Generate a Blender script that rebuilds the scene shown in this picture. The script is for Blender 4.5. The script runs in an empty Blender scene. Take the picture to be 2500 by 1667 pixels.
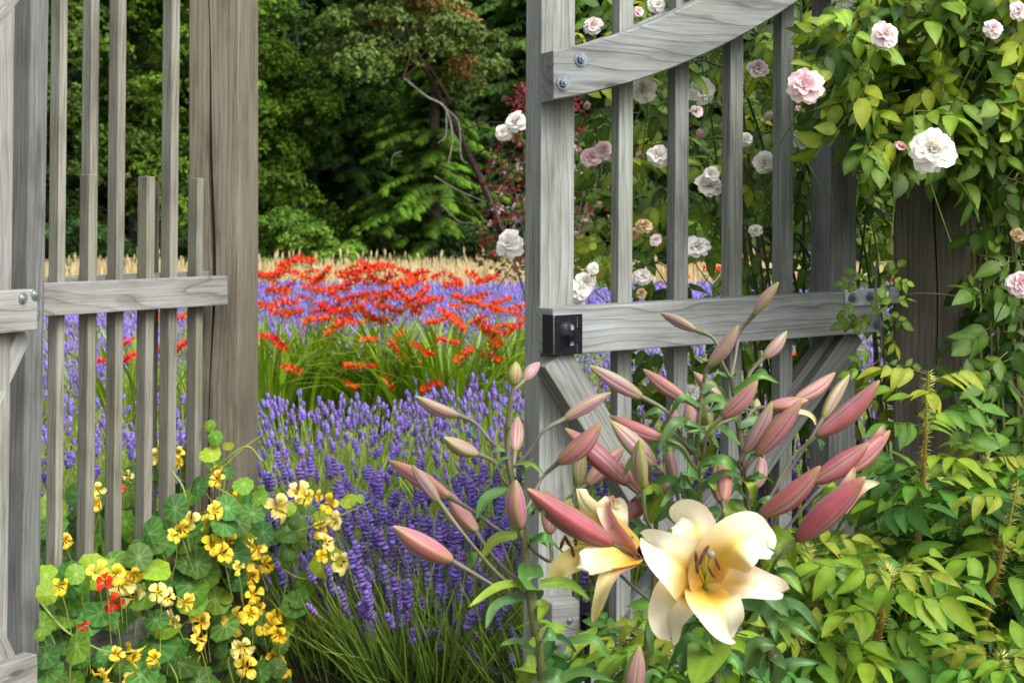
import bpy, bmesh, math, random
import numpy as np
from mathutils import Vector, Matrix, Quaternion, Euler

# ------------------------------------------------------------------ camera, sky, light
SC = bpy.context.scene
COL = SC.collection
F, CX, HZ, H = 3500.0, 1250.0, 590.0, 1.35     # focal length in photo pixels, optical centre, horizon row, eye height

cam_d = bpy.data.cameras.new("camera")
cam = bpy.data.objects.new("camera", cam_d)
COL.objects.link(cam)
cam.location = (0, 0, H)
cam.rotation_euler = (math.radians(90), 0, 0)
cam_d.sensor_width = 36.0
cam_d.lens = 36.0 * F / 2500.0
cam_d.shift_y = -(833.5 - HZ) / 2500.0
cam_d.clip_start = 0.05
cam_d.clip_end = 2000.0
cam_d.dof.use_dof = True
cam_d.dof.focus_distance = 2.75
cam_d.dof.aperture_fstop = 11.0
SC.camera = cam

SUN_DIR = Vector((0.62, -0.66, 1.0)).normalized()   # towards the sun
w = bpy.data.worlds.new("World")
SC.world = w
w.use_nodes = True
nt = w.node_tree
sky = nt.nodes.new("ShaderNodeTexSky")
sky.sky_type = 'NISHITA'
sky.sun_disc = False
sky.sun_elevation = math.asin(SUN_DIR.z)
sky.sun_rotation = math.atan2(SUN_DIR.x, SUN_DIR.y)
sky.air_density = 1.0
sky.dust_density = 6.0
sky.ozone_density = 1.0
hs = nt.nodes.new("ShaderNodeHueSaturation")
hs.inputs["Saturation"].default_value = 0.25
nt.links.new(sky.outputs[0], hs.inputs["Color"])
nt.links.new(hs.outputs[0], nt.nodes["Background"].inputs[0])
nt.nodes["Background"].inputs[1].default_value = 0.15

sun_d = bpy.data.lights.new("sun", 'SUN')
sun_d.energy = 0.85
sun_d.angle = math.radians(28)
sun_d.color = (1.0, 0.96, 0.90)
sun = bpy.data.objects.new("sun", sun_d)
COL.objects.link(sun)
sun.rotation_euler = SUN_DIR.to_track_quat('Z', 'Y').to_euler()
sun.location = (6, -2, 8)

SC.view_settings.view_transform = 'Standard'
SC.view_settings.look = 'None'
SC.view_settings.exposure = 1.28
SC.view_settings.gamma = 1.0
SC.view_settings.use_curve_mapping = False
SC.render.engine = 'CYCLES'
SC.cycles.use_denoising = True
SC.cycles.max_bounces = 6
SC.cycles.transmission_bounces = 4
SC.cycles.diffuse_bounces = 4
SC.cycles.glossy_bounces = 2

# ------------------------------------------------------------------ helpers
def at(u, v, Y):
    """a photo pixel at depth Y -> a point"""
    return Vector(((u - CX) / F * Y, Y, H - (v - HZ) / F * Y))

def upx(p): return CX + p[0] / p[1] * F
def vpx(p): return HZ + (H - p[2]) / p[1] * F

R = random.Random(7)
NR = np.random.default_rng(7)
WPOS = {}

def tag(o, label=None, cat=None, group=None, kind=None):
    if label: o["label"] = label
    if cat: o["category"] = cat
    if group: o["group"] = group
    if kind: o["kind"] = kind
    return o

def empty(name, loc, label=None, cat=None, group=None):
    o = bpy.data.objects.new(name, None)
    COL.objects.link(o)
    o.empty_display_size = 0.05
    o.location = loc
    WPOS[o.name] = Vector(loc)
    return tag(o, label, cat, group)

def make_mesh(name, V, Fc, C=None, mat=None, smooth=True):
    """V (n,3); Fc: ndarray (m,k) or list of faces; C (n,3) vertex colours"""
    me = bpy.data.meshes.new(name)
    V = np.asarray(V, dtype=np.float32)
    if isinstance(Fc, np.ndarray):
        m, k = Fc.shape
        me.vertices.add(len(V)); me.loops.add(m * k); me.polygons.add(m)
        me.vertices.foreach_set("co", V.ravel())
        me.loops.foreach_set("vertex_index", Fc.astype(np.int32).ravel())
        me.polygons.foreach_set("loop_start", np.arange(0, m * k, k, dtype=np.int32))
        try: me.polygons.foreach_set("loop_total", np.full(m, k, dtype=np.int32))
        except Exception: pass
        me.polygons.foreach_set("use_smooth", np.full(m, smooth))
        me.update(calc_edges=True)
    else:
        me.from_pydata([tuple(map(float, v)) for v in V], [], [tuple(int(i) for i in f) for f in Fc])
        me.polygons.foreach_set("use_smooth", np.full(len(me.polygons), smooth))
    if C is not None:
        C = np.asarray(C, dtype=np.float32)
        ca = me.color_attributes.new("Col", 'FLOAT_COLOR', 'POINT')
        rgba = np.ones((len(V), 4), dtype=np.float32)
        rgba[:, :3] = C
        ca.data.foreach_set("color", rgba.ravel())
    if mat: me.materials.append(mat)
    me.validate()
    return me

def add_obj(name, me, parent=None, world=None, local=None, rot=None, scale=None):
    """world: anchor in world space (parents up the line are unrotated); local: raw local location"""
    o = bpy.data.objects.new(name, me)
    COL.objects.link(o)
    if parent:
        o.parent = parent
    if local is not None:
        o.location = local
    elif world is not None:
        world = Vector(world)
        o.location = world - WPOS[parent.name] if parent else world
        WPOS[o.name] = world
    if rot is not None:
        o.rotation_mode = 'QUATERNION'
        o.rotation_quaternion = rot
    if scale is not None:
        o.scale = (scale,) * 3 if isinstance(scale, (int, float)) else scale
    return o

def part(name, geo, mat, parent, anchor=None, smooth=True):
    """a mesh given in world coordinates, hung on its parent"""
    V, Fc, C = geo
    V = np.asarray(V, dtype=float)
    a = Vector(anchor) if anchor is not None else Vector(V.mean(0))
    me = make_mesh(name, V - np.array(a), Fc, C, mat, smooth)
    return add_obj(name, me, parent, world=a)

def join(*gs):
    Vs, Fs, Cs, n = [], [], [], 0
    arr = all(isinstance(g[1], np.ndarray) and g[1].shape[1] == gs[0][1].shape[1] for g in gs) if isinstance(gs[0][1], np.ndarray) else False
    for V, Fc, C in gs:
        V = np.asarray(V, float)
        Vs.append(V); Cs.append(np.asarray(C, float))
        if arr: Fs.append(Fc + n)
        else: Fs += [tuple(int(i) + n for i in f) for f in Fc]
        n += len(V)
    return np.concatenate(Vs), (np.concatenate(Fs) if arr else Fs), np.concatenate(Cs)

def catmull(P, n):
    P = [np.array(p, float) for p in P]
    if len(P) == 2:
        return np.array([P[0] + (P[1] - P[0]) * t for t in np.linspace(0, 1, n)])
    Q = [2 * P[0] - P[1]] + P + [2 * P[-1] - P[-2]]
    out = []
    m = len(P) - 1
    for t in np.linspace(0, m, n):
        i = min(int(t), m - 1); f = t - i
        p0, p1, p2, p3 = Q[i:i + 4]
        out.append(0.5 * (2 * p1 + (p2 - p0) * f + (2 * p0 - 5 * p1 + 4 * p2 - p3) * f * f + (3 * p1 - p0 - 3 * p2 + p3) * f ** 3))
    return np.array(out)

def nrm(a):
    l = np.linalg.norm(a)
    return a / l if l > 1e-9 else a

def tube(P, rad, sides=6, n=None, col=(0.1, 0.15, 0.04), cfn=None, cap=True):
    """round bar along a smooth path -> quads"""
    n = n or max(2, 4 * (len(P) - 1))
    Q = catmull(P, n)
    rr = np.interp(np.linspace(0, 1, n), np.linspace(0, 1, len(rad)), rad) if hasattr(rad, '__len__') else np.full(n, rad)
    up = np.array([0.31, 0.17, 0.93])
    V, C = [], []
    for i in range(n):
        t = nrm(Q[min(i + 1, n - 1)] - Q[max(i - 1, 0)])
        s = np.cross(t, up)
        if np.linalg.norm(s) < 1e-3: s = np.cross(t, [1, 0, 0])
        s = nrm(s); b = np.cross(s, t)
        c = cfn(i / (n - 1)) if cfn else col
        for k in range(sides):
            a = 2 * math.pi * k / sides
            V.append(Q[i] + rr[i] * (math.cos(a) * s + math.sin(a) * b)); C.append(c)
    Fc = [(i * sides + k, i * sides + (k + 1) % sides, (i + 1) * sides + (k + 1) % sides, (i + 1) * sides + k) for i in range(n - 1) for k in range(sides)]
    return np.array(V), np.array(Fc), np.array(C)

def ribbon(P, width, hint, n=10, m=5, cup=0.12, wave=0.0, groove=0.0, cfn=None, col=(0.08, 0.2, 0.03), prof=None, seed=0):
    """a leaf or petal: a curved sheet along P; hint = rough direction its face looks; cfn(s, x) -> rgb"""
    Q = catmull(P, n)
    rg = np.random.default_rng(seed)
    ph = rg.uniform(0, 6.28, 4)
    hint = np.array(hint, float)
    V, C = [], []
    for i in range(n):
        s = i / (n - 1)
        t = nrm(Q[min(i + 1, n - 1)] - Q[max(i - 1, 0)])
        sd = np.cross(t, hint)
        if np.linalg.norm(sd) < 1e-3: sd = np.cross(t, hint + np.array([0.3, 0.1, 0.2]))
        sd = nrm(sd); nn = np.cross(sd, t)
        wd = width * (prof(s) if prof else math.sin(math.pi * (0.06 + 0.94 * s) ** 0.8) ** 0.8 if s < 0.999 else 0.0)
        wd = max(wd, width * 0.02)
        for j in range(m):
            x = 2 * j / (m - 1) - 1
            off = cup * width * x * x - groove * width * max(0.0, 1 - abs(x) * 5) + wave * width * abs(x) * math.sin(9 * s + ph[0] + (2 if x > 0 else 0)) * s
            V.append(Q[i] + sd * x * wd / 2 + nn * off)
            C.append(cfn(s, x) if cfn else col)
    Fc = [(i * m + j, i * m + j + 1, (i + 1) * m + j + 1, (i + 1) * m + j) for i in range(n - 1) for j in range(m - 1)]
    return np.array(V), np.array(Fc), np.array(C)

def stamp(proto, P, M, mul=None):
    """many copies of a small mesh in one array: P (N,3), M (N,3,3), mul (N,3) colour factors"""
    V, Fc, C = proto
    N, n = len(P), len(V)
    W = np.einsum('nij,vj->nvi', M, V) + P[:, None, :]
    CC = np.repeat(C[None], N, 0)
    if mul is not None: CC = CC * mul[:, None, :]
    FF = Fc[None] + (np.arange(N) * n)[:, None, None]
    return W.reshape(-1, 3), FF.reshape(-1, Fc.shape[1]), np.clip(CC.reshape(-1, 3), 0, 1)

def frames(D, U=None, roll=None):
    """rotation matrices whose z axis is D (N,3), rolled about it"""
    D = D / np.linalg.norm(D, axis=1, keepdims=True)
    ref = np.where(np.abs(D[:, 2:3]) < 0.95, np.array([[0, 0, 1.0]]), np.array([[1.0, 0, 0]])) if U is None else U
    X = np.cross(ref, D); X /= np.maximum(np.linalg.norm(X, axis=1, keepdims=True), 1e-6)
    Y = np.cross(D, X)
    if roll is not None:
        c, s = np.cos(roll)[:, None], np.sin(roll)[:, None]
        X, Y = X * c + Y * s, Y * c - X * s
    return np.stack([X, Y, D], axis=2)

# ------------------------------------------------------------------ materials
def new_mat(name):
    m = bpy.data.materials.new(name)
    m.use_nodes = True
    nt = m.node_tree
    for n in list(nt.nodes):
        if n.type not in ('OUTPUT_MATERIAL', 'BSDF_PRINCIPLED'): nt.nodes.remove(n)
    return m, nt, nt.nodes["Principled BSDF"], nt.nodes["Material Output"]

def N(nt, t, **kw):
    n = nt.nodes.new(t)
    for k, v in kw.items(): setattr(n, k, v)
    return n

def mixrgb(nt, typ, fac, a, b):
    n = nt.nodes.new("ShaderNodeMix"); n.data_type = 'RGBA'; n.blend_type = typ
    for sock, val in ((n.inputs[0], fac), (n.inputs[6], a), (n.inputs[7], b)):
        if hasattr(val, 'is_linked'): nt.links.new(val, sock)
        elif isinstance(val, (int, float)): sock.default_value = val
        else: sock.default_value = (*val, 1.0)
    return n.outputs[2]

def ramp(nt, src, stops):
    r = nt.nodes.new("ShaderNodeValToRGB")
    el = r.color_ramp.elements
    while len(el) < len(stops): el.new(0.5)
    for e, (p, c) in zip(el, stops):
        e.position = p
        e.color = (*c, 1) if hasattr(c, '__len__') else (c, c, c, 1)
    nt.links.new(src, r.inputs[0])
    return r.outputs[0]

def wood(name, light, dark, rings=1.0, rough=0.85, green=0.25, bump=0.9, figure=0.05):
    """weathered timber; the grain runs along local X"""
    m, nt, bs, out = new_mat(name)
    tc = N(nt, "ShaderNodeTexCoord"); oi = N(nt, "ShaderNodeObjectInfo")
    add = N(nt, "ShaderNodeVectorMath", operation='ADD')
    sc = N(nt, "ShaderNodeVectorMath", operation='SCALE'); sc.inputs[3].default_value = 7.3
    comb = N(nt, "ShaderNodeCombineXYZ")
    for i in range(3): nt.links.new(oi.outputs["Random"], comb.inputs[i])
    nt.links.new(comb.outputs[0], sc.inputs[0])
    nt.links.new(tc.outputs["Object"], add.inputs[0]); nt.links.new(sc.outputs[0], add.inputs[1])
    def mapped(s):
        mp = N(nt, "ShaderNodeMapping"); mp.inputs["Scale"].default_value = s
        nt.links.new(add.outputs[0], mp.inputs[0]); return mp.outputs[0]
    # growth rings cut along the trunk: flat-sawn figure
    big = N(nt, "ShaderNodeTexNoise"); big.inputs["Scale"].default_value = 1.0; big.inputs["Detail"].default_value = 2
    nt.links.new(mapped((1.6, 7, 7)), big.inputs["Vector"])
    wv = N(nt, "ShaderNodeTexWave", wave_type='BANDS', bands_direction='DIAGONAL', wave_profile='SAW')
    wv.inputs["Scale"].default_value = 24 * rings; wv.inputs["Distortion"].default_value = 0.0
    addv = N(nt, "ShaderNodeVectorMath", operation='MULTIPLY_ADD')
    nt.links.new(big.outputs["Color"], addv.inputs[0]); addv.inputs[1].default_value = (0.0, figure, figure)
    nt.links.new(mapped((0.02, 1, 1)), addv.inputs[2])
    nt.links.new(addv.outputs[0], wv.inputs["Vector"])
    fine = N(nt, "ShaderNodeTexNoise"); fine.inputs["Scale"].default_value = 1.0; fine.inputs["Detail"].default_value = 4; fine.inputs["Roughness"].default_value = 0.7
    nt.links.new(mapped((5, 190, 190)), fine.inputs["Vector"])
    mid = N(nt, "ShaderNodeTexNoise"); mid.inputs["Scale"].default_value = 1.0; mid.inputs["Detail"].default_value = 5
    nt.links.new(mapped((5, 14, 14)), mid.inputs["Vector"])
    l = np.array(light); d = np.array(dark)
    base = ramp(nt, wv.outputs["Fac"], [(0.0, tuple(l)), (0.5, tuple(l * 0.95)), (0.84, tuple(l * 0.74 + d * 0.26)), (0.94, tuple(l * .35 + d * .65)), (1.0, tuple(l * 0.9))])
    streak = ramp(nt, fine.outputs["Fac"], [(0.28, (0.48, 0.47, 0.45)), (0.44, (0.86, 0.86, 0.86)), (0.56, (1.0, 1.0, 1.0)), (0.75, (1.25, 1.25, 1.27))])
    c = mixrgb(nt, 'MULTIPLY', 1.0, base, streak)
    patch = ramp(nt, mid.outputs["Fac"], [(0.28, (0.55, 0.54, 0.52)), (0.5, (1, 1, 1)), (0.72, (1.2, 1.22, 1.26))])
    c = mixrgb(nt, 'MULTIPLY', 0.8, c, patch)
    # faint algae
    alg = N(nt, "ShaderNodeTexNoise"); alg.inputs["Scale"].default_value = 1.0; alg.inputs["Detail"].default_value = 3
    nt.links.new(mapped((2.2, 9, 9)), alg.inputs["Vector"])
    af = ramp(nt, alg.outputs["Fac"], [(0.45, 0.0), (0.7, green)])
    c = mixrgb(nt, 'MULTIPLY', af, c, (0.92, 0.95, 0.62))
    # knots
    vo = N(nt, "ShaderNodeTexVoronoi"); vo.inputs["Scale"].default_value = 1.0
    nt.links.new(mapped((1.9, 6.2, 6.2)), vo.inputs["Vector"])
    kf = ramp(nt, vo.outputs["Distance"], [(0.0, 1.0), (0.05, 0.9), (0.075, 0.3), (0.10, 0.35), (0.14, 0.0)])
    c = mixrgb(nt, 'MIX', kf, c, tuple(d * 0.75))
    # each board its own shade
    hsv = N(nt, "ShaderNodeHueSaturation")
    mr = N(nt, "ShaderNodeMapRange"); mr.inputs[3].default_value = 0.86; mr.inputs[4].default_value = 1.12
    nt.links.new(oi.outputs["Random"], mr.inputs[0]); nt.links.new(mr.outputs[0], hsv.inputs["Value"]); nt.links.new(c, hsv.inputs["Color"])
    nt.links.new(hsv.outputs[0], bs.inputs["Base Color"])
    bs.inputs["Roughness"].default_value = rough
    bs.inputs["Specular IOR Level"].default_value = 0.25
    bp = N(nt, "ShaderNodeBump"); bp.inputs["Strength"].default_value = bump; bp.inputs["Distance"].default_value = 0.002
    hm = mixrgb(nt, 'MULTIPLY', 1.0, streak, base)
    nt.links.new(hm, bp.inputs["Height"]); nt.links.new(bp.outputs[0], bs.inputs["Normal"])
    return m

def foliage(name, trans=0.3, rough=0.5, spec=0.3, tint=(1.0, 1.0, 1.0), vary=0.18, hue=0.012, mottle=0.25, mscale=40, tcol=(1.15, 1.25, 0.6)):
    """leaf or petal: vertex colour 'Col', varied from object to object, light passing through"""
    m, nt, bs, out = new_mat(name)
    at_ = N(nt, "ShaderNodeAttribute", attribute_name="Col"); oi = N(nt, "ShaderNodeObjectInfo")
    tc = N(nt, "ShaderNodeTexCoord")
    no = N(nt, "ShaderNodeTexNoise"); no.inputs["Scale"].default_value = mscale; no.inputs["Detail"].default_value = 3
    nt.links.new(tc.outputs["Object"], no.inputs["Vector"])
    mo = ramp(nt, no.outputs["Fac"], [(0.3, (1 - mottle,) * 3), (0.7, (1 + mottle * 0.6,) * 3)])
    c = mixrgb(nt, 'MULTIPLY', 1.0, at_.outputs["Color"], mo)
    c = mixrgb(nt, 'MULTIPLY', 1.0, c, tint)
    hsv = N(nt, "ShaderNodeHueSaturation")
    mr = N(nt, "ShaderNodeMapRange"); mr.inputs[3].default_value = 1 - vary; mr.inputs[4].default_value = 1 + vary
    nt.links.new(oi.outputs["Random"], mr.inputs[0]); nt.links.new(mr.outputs[0], hsv.inputs["Value"])
    wn = N(nt, "ShaderNodeTexWhiteNoise", noise_dimensions='1D'); nt.links.new(oi.outputs["Random"], wn.inputs["W"])
    mh = N(nt, "ShaderNodeMapRange"); mh.inputs[3].default_value = 0.5 - hue; mh.inputs[4].default_value = 0.5 + hue
    nt.links.new(wn.outputs["Value"], mh.inputs[0]); nt.links.new(mh.outputs[0], hsv.inputs["Hue"])
    nt.links.new(c, hsv.inputs["Color"])
    nt.links.new(hsv.outputs[0], bs.inputs["Base Color"])
    bs.inputs["Roughness"].default_value = rough
    bs.inputs["Specular IOR Level"].default_value = spec
    if trans > 0:
        tr = N(nt, "ShaderNodeBsdfTranslucent"); mx = N(nt, "ShaderNodeMixShader"); mx.inputs[0].default_value = trans
        tcx = mixrgb(nt, 'MULTIPLY', 1.0, hsv.outputs[0], tcol)
        nt.links.new(tcx, tr.inputs["Color"])
        nt.links.new(bs.outputs[0], mx.inputs[1]); nt.links.new(tr.outputs[0], mx.inputs[2])
        nt.links.new(mx.outputs[0], out.inputs["Surface"])
    return m

def plain(name, col, rough=0.5, metal=0.0, noise=0.2, nscale=60, spec=0.5):
    m, nt, bs, out = new_mat(name)
    tc = N(nt, "ShaderNodeTexCoord"); no = N(nt, "ShaderNodeTexNoise")
    no.inputs["Scale"].default_value = nscale; no.inputs["Detail"].default_value = 4
    nt.links.new(tc.outputs["Object"], no.inputs["Vector"])
    c = np.array(col)
    nt.links.new(ramp(nt, no.outputs["Fac"], [(0.3, tuple(c * (1 - noise))), (0.7, tuple(np.minimum(c * (1 + noise), 1)))]), bs.inputs["Base Color"])
    bs.inputs["Roughness"].default_value = rough; bs.inputs["Metallic"].default_value = metal
    bs.inputs["Specular IOR Level"].default_value = spec
    return m

M = {}
M['gate'] = wood("weathered grey gate timber", (0.215, 0.225, 0.212), (0.085, 0.09, 0.085), 1.3)
M['rail'] = wood("weathered grey rail timber", (0.205, 0.216, 0.212), (0.055, 0.058, 0.06), 0.75, figure=0.16)
M['pale'] = wood("pale weathered rail timber", (0.24, 0.238, 0.226), (0.085, 0.08, 0.07), 0.65, figure=0.22)
M['board'] = wood("pale weathered board timber", (0.21, 0.207, 0.192), (0.10, 0.095, 0.085), 1.2)
M['picket'] = wood("weathered picket timber", (0.205, 0.20, 0.165), (0.09, 0.088, 0.07), 1.7, green=0.5)
M['post'] = wood("brown grey post timber", (0.15, 0.13, 0.10), (0.055, 0.046, 0.036), 1.5, green=0.3)
M['leafpost'] = wood("dark weathered timber", (0.155, 0.16, 0.155), (0.06, 0.06, 0.058), 1.6, green=0.2)
M['black_iron'] = plain("black painted iron", (0.007, 0.008, 0.011), 0.3, 0.0, 0.3, spec=0.12)
M['zinc'] = plain("galvanised steel", (0.33, 0.37, 0.38), 0.42, 0.85, 0.25, 30)
M['bolt'] = plain("dull bolt steel", (0.16, 0.19, 0.23), 0.45, 0.7, 0.3, 80)
M['lily_leaf'] = foliage("lily leaf", 0.22, 0.42, 0.3, tint=(.82, .86, .8), vary=0.12)
M['stem'] = foliage("plant stem", 0.0, 0.5, 0.3, vary=0.1)
M['bud'] = foliage("lily bud skin", 0.05, 0.42, 0.3, tint=(.84, .80, .82), vary=0.06, hue=0.006, mottle=0.12, tcol=(1, .8, .7))
M['petal'] = foliage("lily petal", 0.30, 0.5, 0.2, tint=(.90, .90, .88), vary=0.03, hue=0.003, mottle=0.06, tcol=(1.0, 0.96, 0.78))
M['anther'] = plain("brown anther", (0.10, 0.03, 0.012), 0.8, 0, 0.4, 300)
M['rose_petal'] = foliage("rose petal", 0.35, 0.55, 0.2, vary=0.04, hue=0.0, mottle=0.05, tcol=(1.0, 0.95, 0.92))
M['rose_leaf'] = foliage("climbing rose leaf", 0.34, 0.5, 0.22, vary=0.28, hue=0.018)
M['bush_leaf'] = foliage("bristly rose leaf", 0.30, 0.5, 0.18, tint=(.80, .84, .75), vary=0.2, hue=0.015)
M['nast_leaf'] = foliage("nasturtium leaf", 0.30, 0.55, 0.2, vary=0.28, hue=0.02)
M['nast_petal'] = foliage("nasturtium petal", 0.35, 0.55, 0.2, vary=0.08, hue=0.01, mottle=0.1, tcol=(1.0, 0.9, 0.5))
M['croc_leaf'] = foliage("crocosmia blade", 0.3, 0.45, 0.35, vary=0.22, hue=0.012)
M['croc_flower'] = foliage("crocosmia flower", 0.25, 0.5, 0.25, vary=0.12, hue=0.008, tcol=(1.0, 0.6, 0.4))
M['lav_flower'] = foliage("lavender floret", 0.15, 0.7, 0.15, vary=0.1, hue=0.01, tcol=(0.9, 0.8, 1.2))
M['lav_green'] = foliage("lavender stalk and leaf", 0.2, 0.65, 0.2, vary=0.1)
M['grass'] = foliage("dry grass", 0.25, 0.8, 0.1, vary=0.05, tcol=(1.1, 1.0, 0.7))
M['tree'] = foliage("tree foliage", 0.22, 0.65, 0.15, vary=0.03, mottle=0.3, mscale=1.5)
M['bark'] = foliage("bark", 0.0, 0.9, 0.1, vary=0.1, mottle=0.45, mscale=9)
# ------------------------------------------------------------------ ground
def ground_material():
    m, nt, bs, out = new_mat("soil and thatch")
    tc = N(nt, "ShaderNodeTexCoord")
    n1 = N(nt, "ShaderNodeTexNoise"); n1.inputs["Scale"].default_value = 0.7; n1.inputs["Detail"].default_value = 8
    n2 = N(nt, "ShaderNodeTexNoise"); n2.inputs["Scale"].default_value = 30; n2.inputs["Detail"].default_value = 5
    for n in (n1, n2): nt.links.new(tc.outputs["Object"], n.inputs["Vector"])
    a = ramp(nt, n1.outputs["Fac"], [(0.35, (0.055, 0.05, 0.03)), (0.5, (0.07, 0.085, 0.03)), (0.65, (0.11, 0.09, 0.055))])
    b = ramp(nt, n2.outputs["Fac"], [(0.3, (0.55, 0.55, 0.55)), (0.7, (1.3, 1.3, 1.3))])
    nt.links.new(mixrgb(nt, 'MULTIPLY', 1.0, a, b), bs.inputs["Base Color"])
    bs.inputs["Roughness"].default_value = 0.95
    bp = N(nt, "ShaderNodeBump"); bp.inputs["Distance"].default_value = 0.03; bp.inputs["Strength"].default_value = 0.8
    nt.links.new(n2.outputs["Fac"], bp.inputs["Height"]); nt.links.new(bp.outputs[0], bs.inputs["Normal"])
    return m

def ground_sheet():
    xs = np.concatenate([np.linspace(-400, -30, 8), np.linspace(-25, 25, 51), np.linspace(30, 400, 8)])
    ys = np.concatenate([np.linspace(-200, -5, 6), np.linspace(-3, 60, 64), np.linspace(70, 600, 10)])
    V = []
    for y in ys:
        for x in xs:
            z = 0.03 * math.sin(x * 0.9 + y * 0.4) * math.sin(y * 0.7) if y > 5 else 0.0
            V.append((x, y, z))
    nx = len(xs)
    Fc = np.array([(j * nx + i, j * nx + i + 1, (j + 1) * nx + i + 1, (j + 1) * nx + i) for j in range(len(ys) - 1) for i in range(nx - 1)])
    o = add_obj("ground", make_mesh("ground", V, Fc, None, ground_material()), world=(0, 0, 0))
    o["kind"] = "structure"
ground_sheet()

# ------------------------------------------------------------------ timber
def box_mesh(name, L, wd, th, mat, bevel=0.003, seg=1, jit=0.0):
    bm = bmesh.new()
    bmesh.ops.create_cube(bm, size=1.0)
    for v in bm.verts: v.co = Vector(((v.co.x + .5) * L, (v.co.y + .5) * wd, (v.co.z + .5) * th))
    bmesh.ops.bevel(bm, geom=list(bm.edges), offset=min(bevel, wd / 4, th / 4), segments=2, affect='EDGES', profile=0.6)
    me = bpy.data.meshes.new(name); bm.to_mesh(me); bm.free()
    me.materials.append(mat)
    return me

def timber(name, O, ex, ey, L, wd, th, mat, parent, bevel=0.003):
    """board from corner O: L along ex, wd along ey, th along ex x ey"""
    ex = Vector(ex).normalized(); ey = Vector(ey); ey = (ey - ex * ey.dot(ex)).normalized(); ez = ex.cross(ey)
    me = box_mesh(name, L, wd, th, mat, bevel)
    q = Matrix((ex, ey, ez)).transposed().to_quaternion()
    return add_obj(name, me, parent, world=O, rot=q)

def cyl(p0, p1, r, sides=12, col=(1, 1, 1)):
    p0, p1 = np.array(p0, float), np.array(p1, float)
    V, Fc, C = tube([p0, p1], r, sides, 2, col)
    V = np.concatenate([V, [p0, p1]]); n = len(V)
    Fl = [tuple(f) for f in Fc] + [(n - 2, (k + 1) % sides, k) for k in range(sides)] + [(n - 1, sides + k, sides + (k + 1) % sides) for k in range(sides)]
    return V, Fl, np.ones((n, 3)) * col

def nut_bolt(name, p, d, parent, r=0.011, mat='bolt', hexa=True):
    """washer, nut and bolt end standing on a face at p, facing d"""
    d = np.array(Vector(d).normalized()); p = np.array(p)
    g = [cyl(p - d * .001, p + d * .003, r * 1.55, 20)]
    if hexa:
        g += [cyl(p + d * .003, p + d * .011, r, 6), cyl(p + d * .011, p + d * .016, r * .5, 10)]
    else:
        for a, b, k in ((.0, .004, 1.3), (.004, .007, .95), (.007, .0085, .5)): g.append(cyl(p + d * a, p + d * b, r * k, 14))
    return part(name, join(*g), M[mat], parent, p, smooth=False)

UP = Vector((0, 0, 1))
# ---- the open gate leaf on the right
TH = math.radians(25.2)
A = Vector((math.cos(TH), math.sin(TH), 0)); NN = Vector((math.sin(TH), -math.cos(TH), 0))
B = Vector((0.064, 3.582, 0))
def G(t, n, z): return B + A * t + NN * n + UP * (z + 0.030 * t)
def ray_t(u, n=0.0):
    k = (u - CX) / F; b = B + NN * n
    return (k * b.y - b.x) / (A.x - A.y * k)
def ray_z(u, v, n=0.0):
    t = ray_t(u, n); p = B + NN * n + A * t
    return t, H - (v - HZ) / F * p.y - 0.030 * t

gate = empty("gate_leaf", B, "open grey timber gate leaf with curved top rail and upright bars, hinged on roses post", "gate")
LEAN = (A * 0.006 + UP).normalized()
timber("stile", G(0, 0, 0.06), LEAN, A, 2.12, .095, .09, M['gate'], gate)
timber("stile", G(.894, 0, 0.06), LEAN, A, 2.75, .091, .09, M['leafpost'], gate)
for t, top in ((.224, 2.30), (.393, 2.36), (.5637, 2.44), (.729, 2.56)):
    timber("picket", G(t, -.0005, 0.12), LEAN, A, top - .12, .042, .041, M['gate'], gate)
RT = 0.088
timber("lower_rail", G(0.0, 0.0015, 1.072), A + UP * .030, UP, 1.0, .115, RT, M['rail'], gate, .004)
timber("lower_rail", G(0.05, -.0425 - .05, 1.075), A + UP * .030, UP, .92, .10, .048, M['gate'], gate)
timber("bottom_rail", G(0.0, 0.0015, 0.13), A + UP * .030, UP, 1.0, .115, RT, M['rail'], gate, .004)

def curved_rail(n0, th, dz, name, mat, t0=0.0):
    top = [(1348, 124), (1477, 96), (1539, 71), (1624, 40), (1691, 9)]
    bot = [(1348, 245), (1486, 219), (1624, 172), (1754, 118), (1879, 49), (1954, 0)]
    T = np.array([ray_z(u, v, RT) for u, v in top]); Bt = np.array([ray_z(u, v, RT) for u, v in bot])
    pt = np.polyfit(T[:, 0], T[:, 1], 2); pb = np.polyfit(Bt[:, 0], Bt[:, 1], 2)
    ts = np.linspace(t0, .985, 34)
    V = []; Fc = []
    bv = .004
    for t in ts:
        zt, zb = np.polyval(pt, t) + dz, np.polyval(pb, t) + dz
        if zt - zb < .10: zt = zb + .10
        zb0 = zb + .0
        # octagonal section with eased edges; local x along the gate, y up, z out
        for y, z in ((zb0, bv), (zb0, th - bv), (zb0 + bv, th), (zt - bv, th), (zt, th - bv), (zt, bv), (zt - bv, 0), (zb0 + bv, 0)):
            V.append((t, y + .03 * t - 1.6, z))
    for i in range(len(ts) - 1):
        for k in range(8): Fc.append((i * 8 + k, (i + 1) * 8 + k, (i + 1) * 8 + (k + 1) % 8, i * 8 + (k + 1) % 8))
    Fc.append(tuple(range(7, -1, -1))[::-1]); Fc.append(tuple((len(ts) - 1) * 8 + k for k in range(8))[::-1])
    me = make_mesh(name, V, Fc, None, mat, smooth=False)
    q = Matrix((A, UP, A.cross(UP))).transposed().to_quaternion()
    return add_obj(name, me, gate, world=B + NN * n0 + UP * 1.6, rot=q)
curved_rail(0.0015, RT - .0015, 0, "top_rail", M['rail'])
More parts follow.
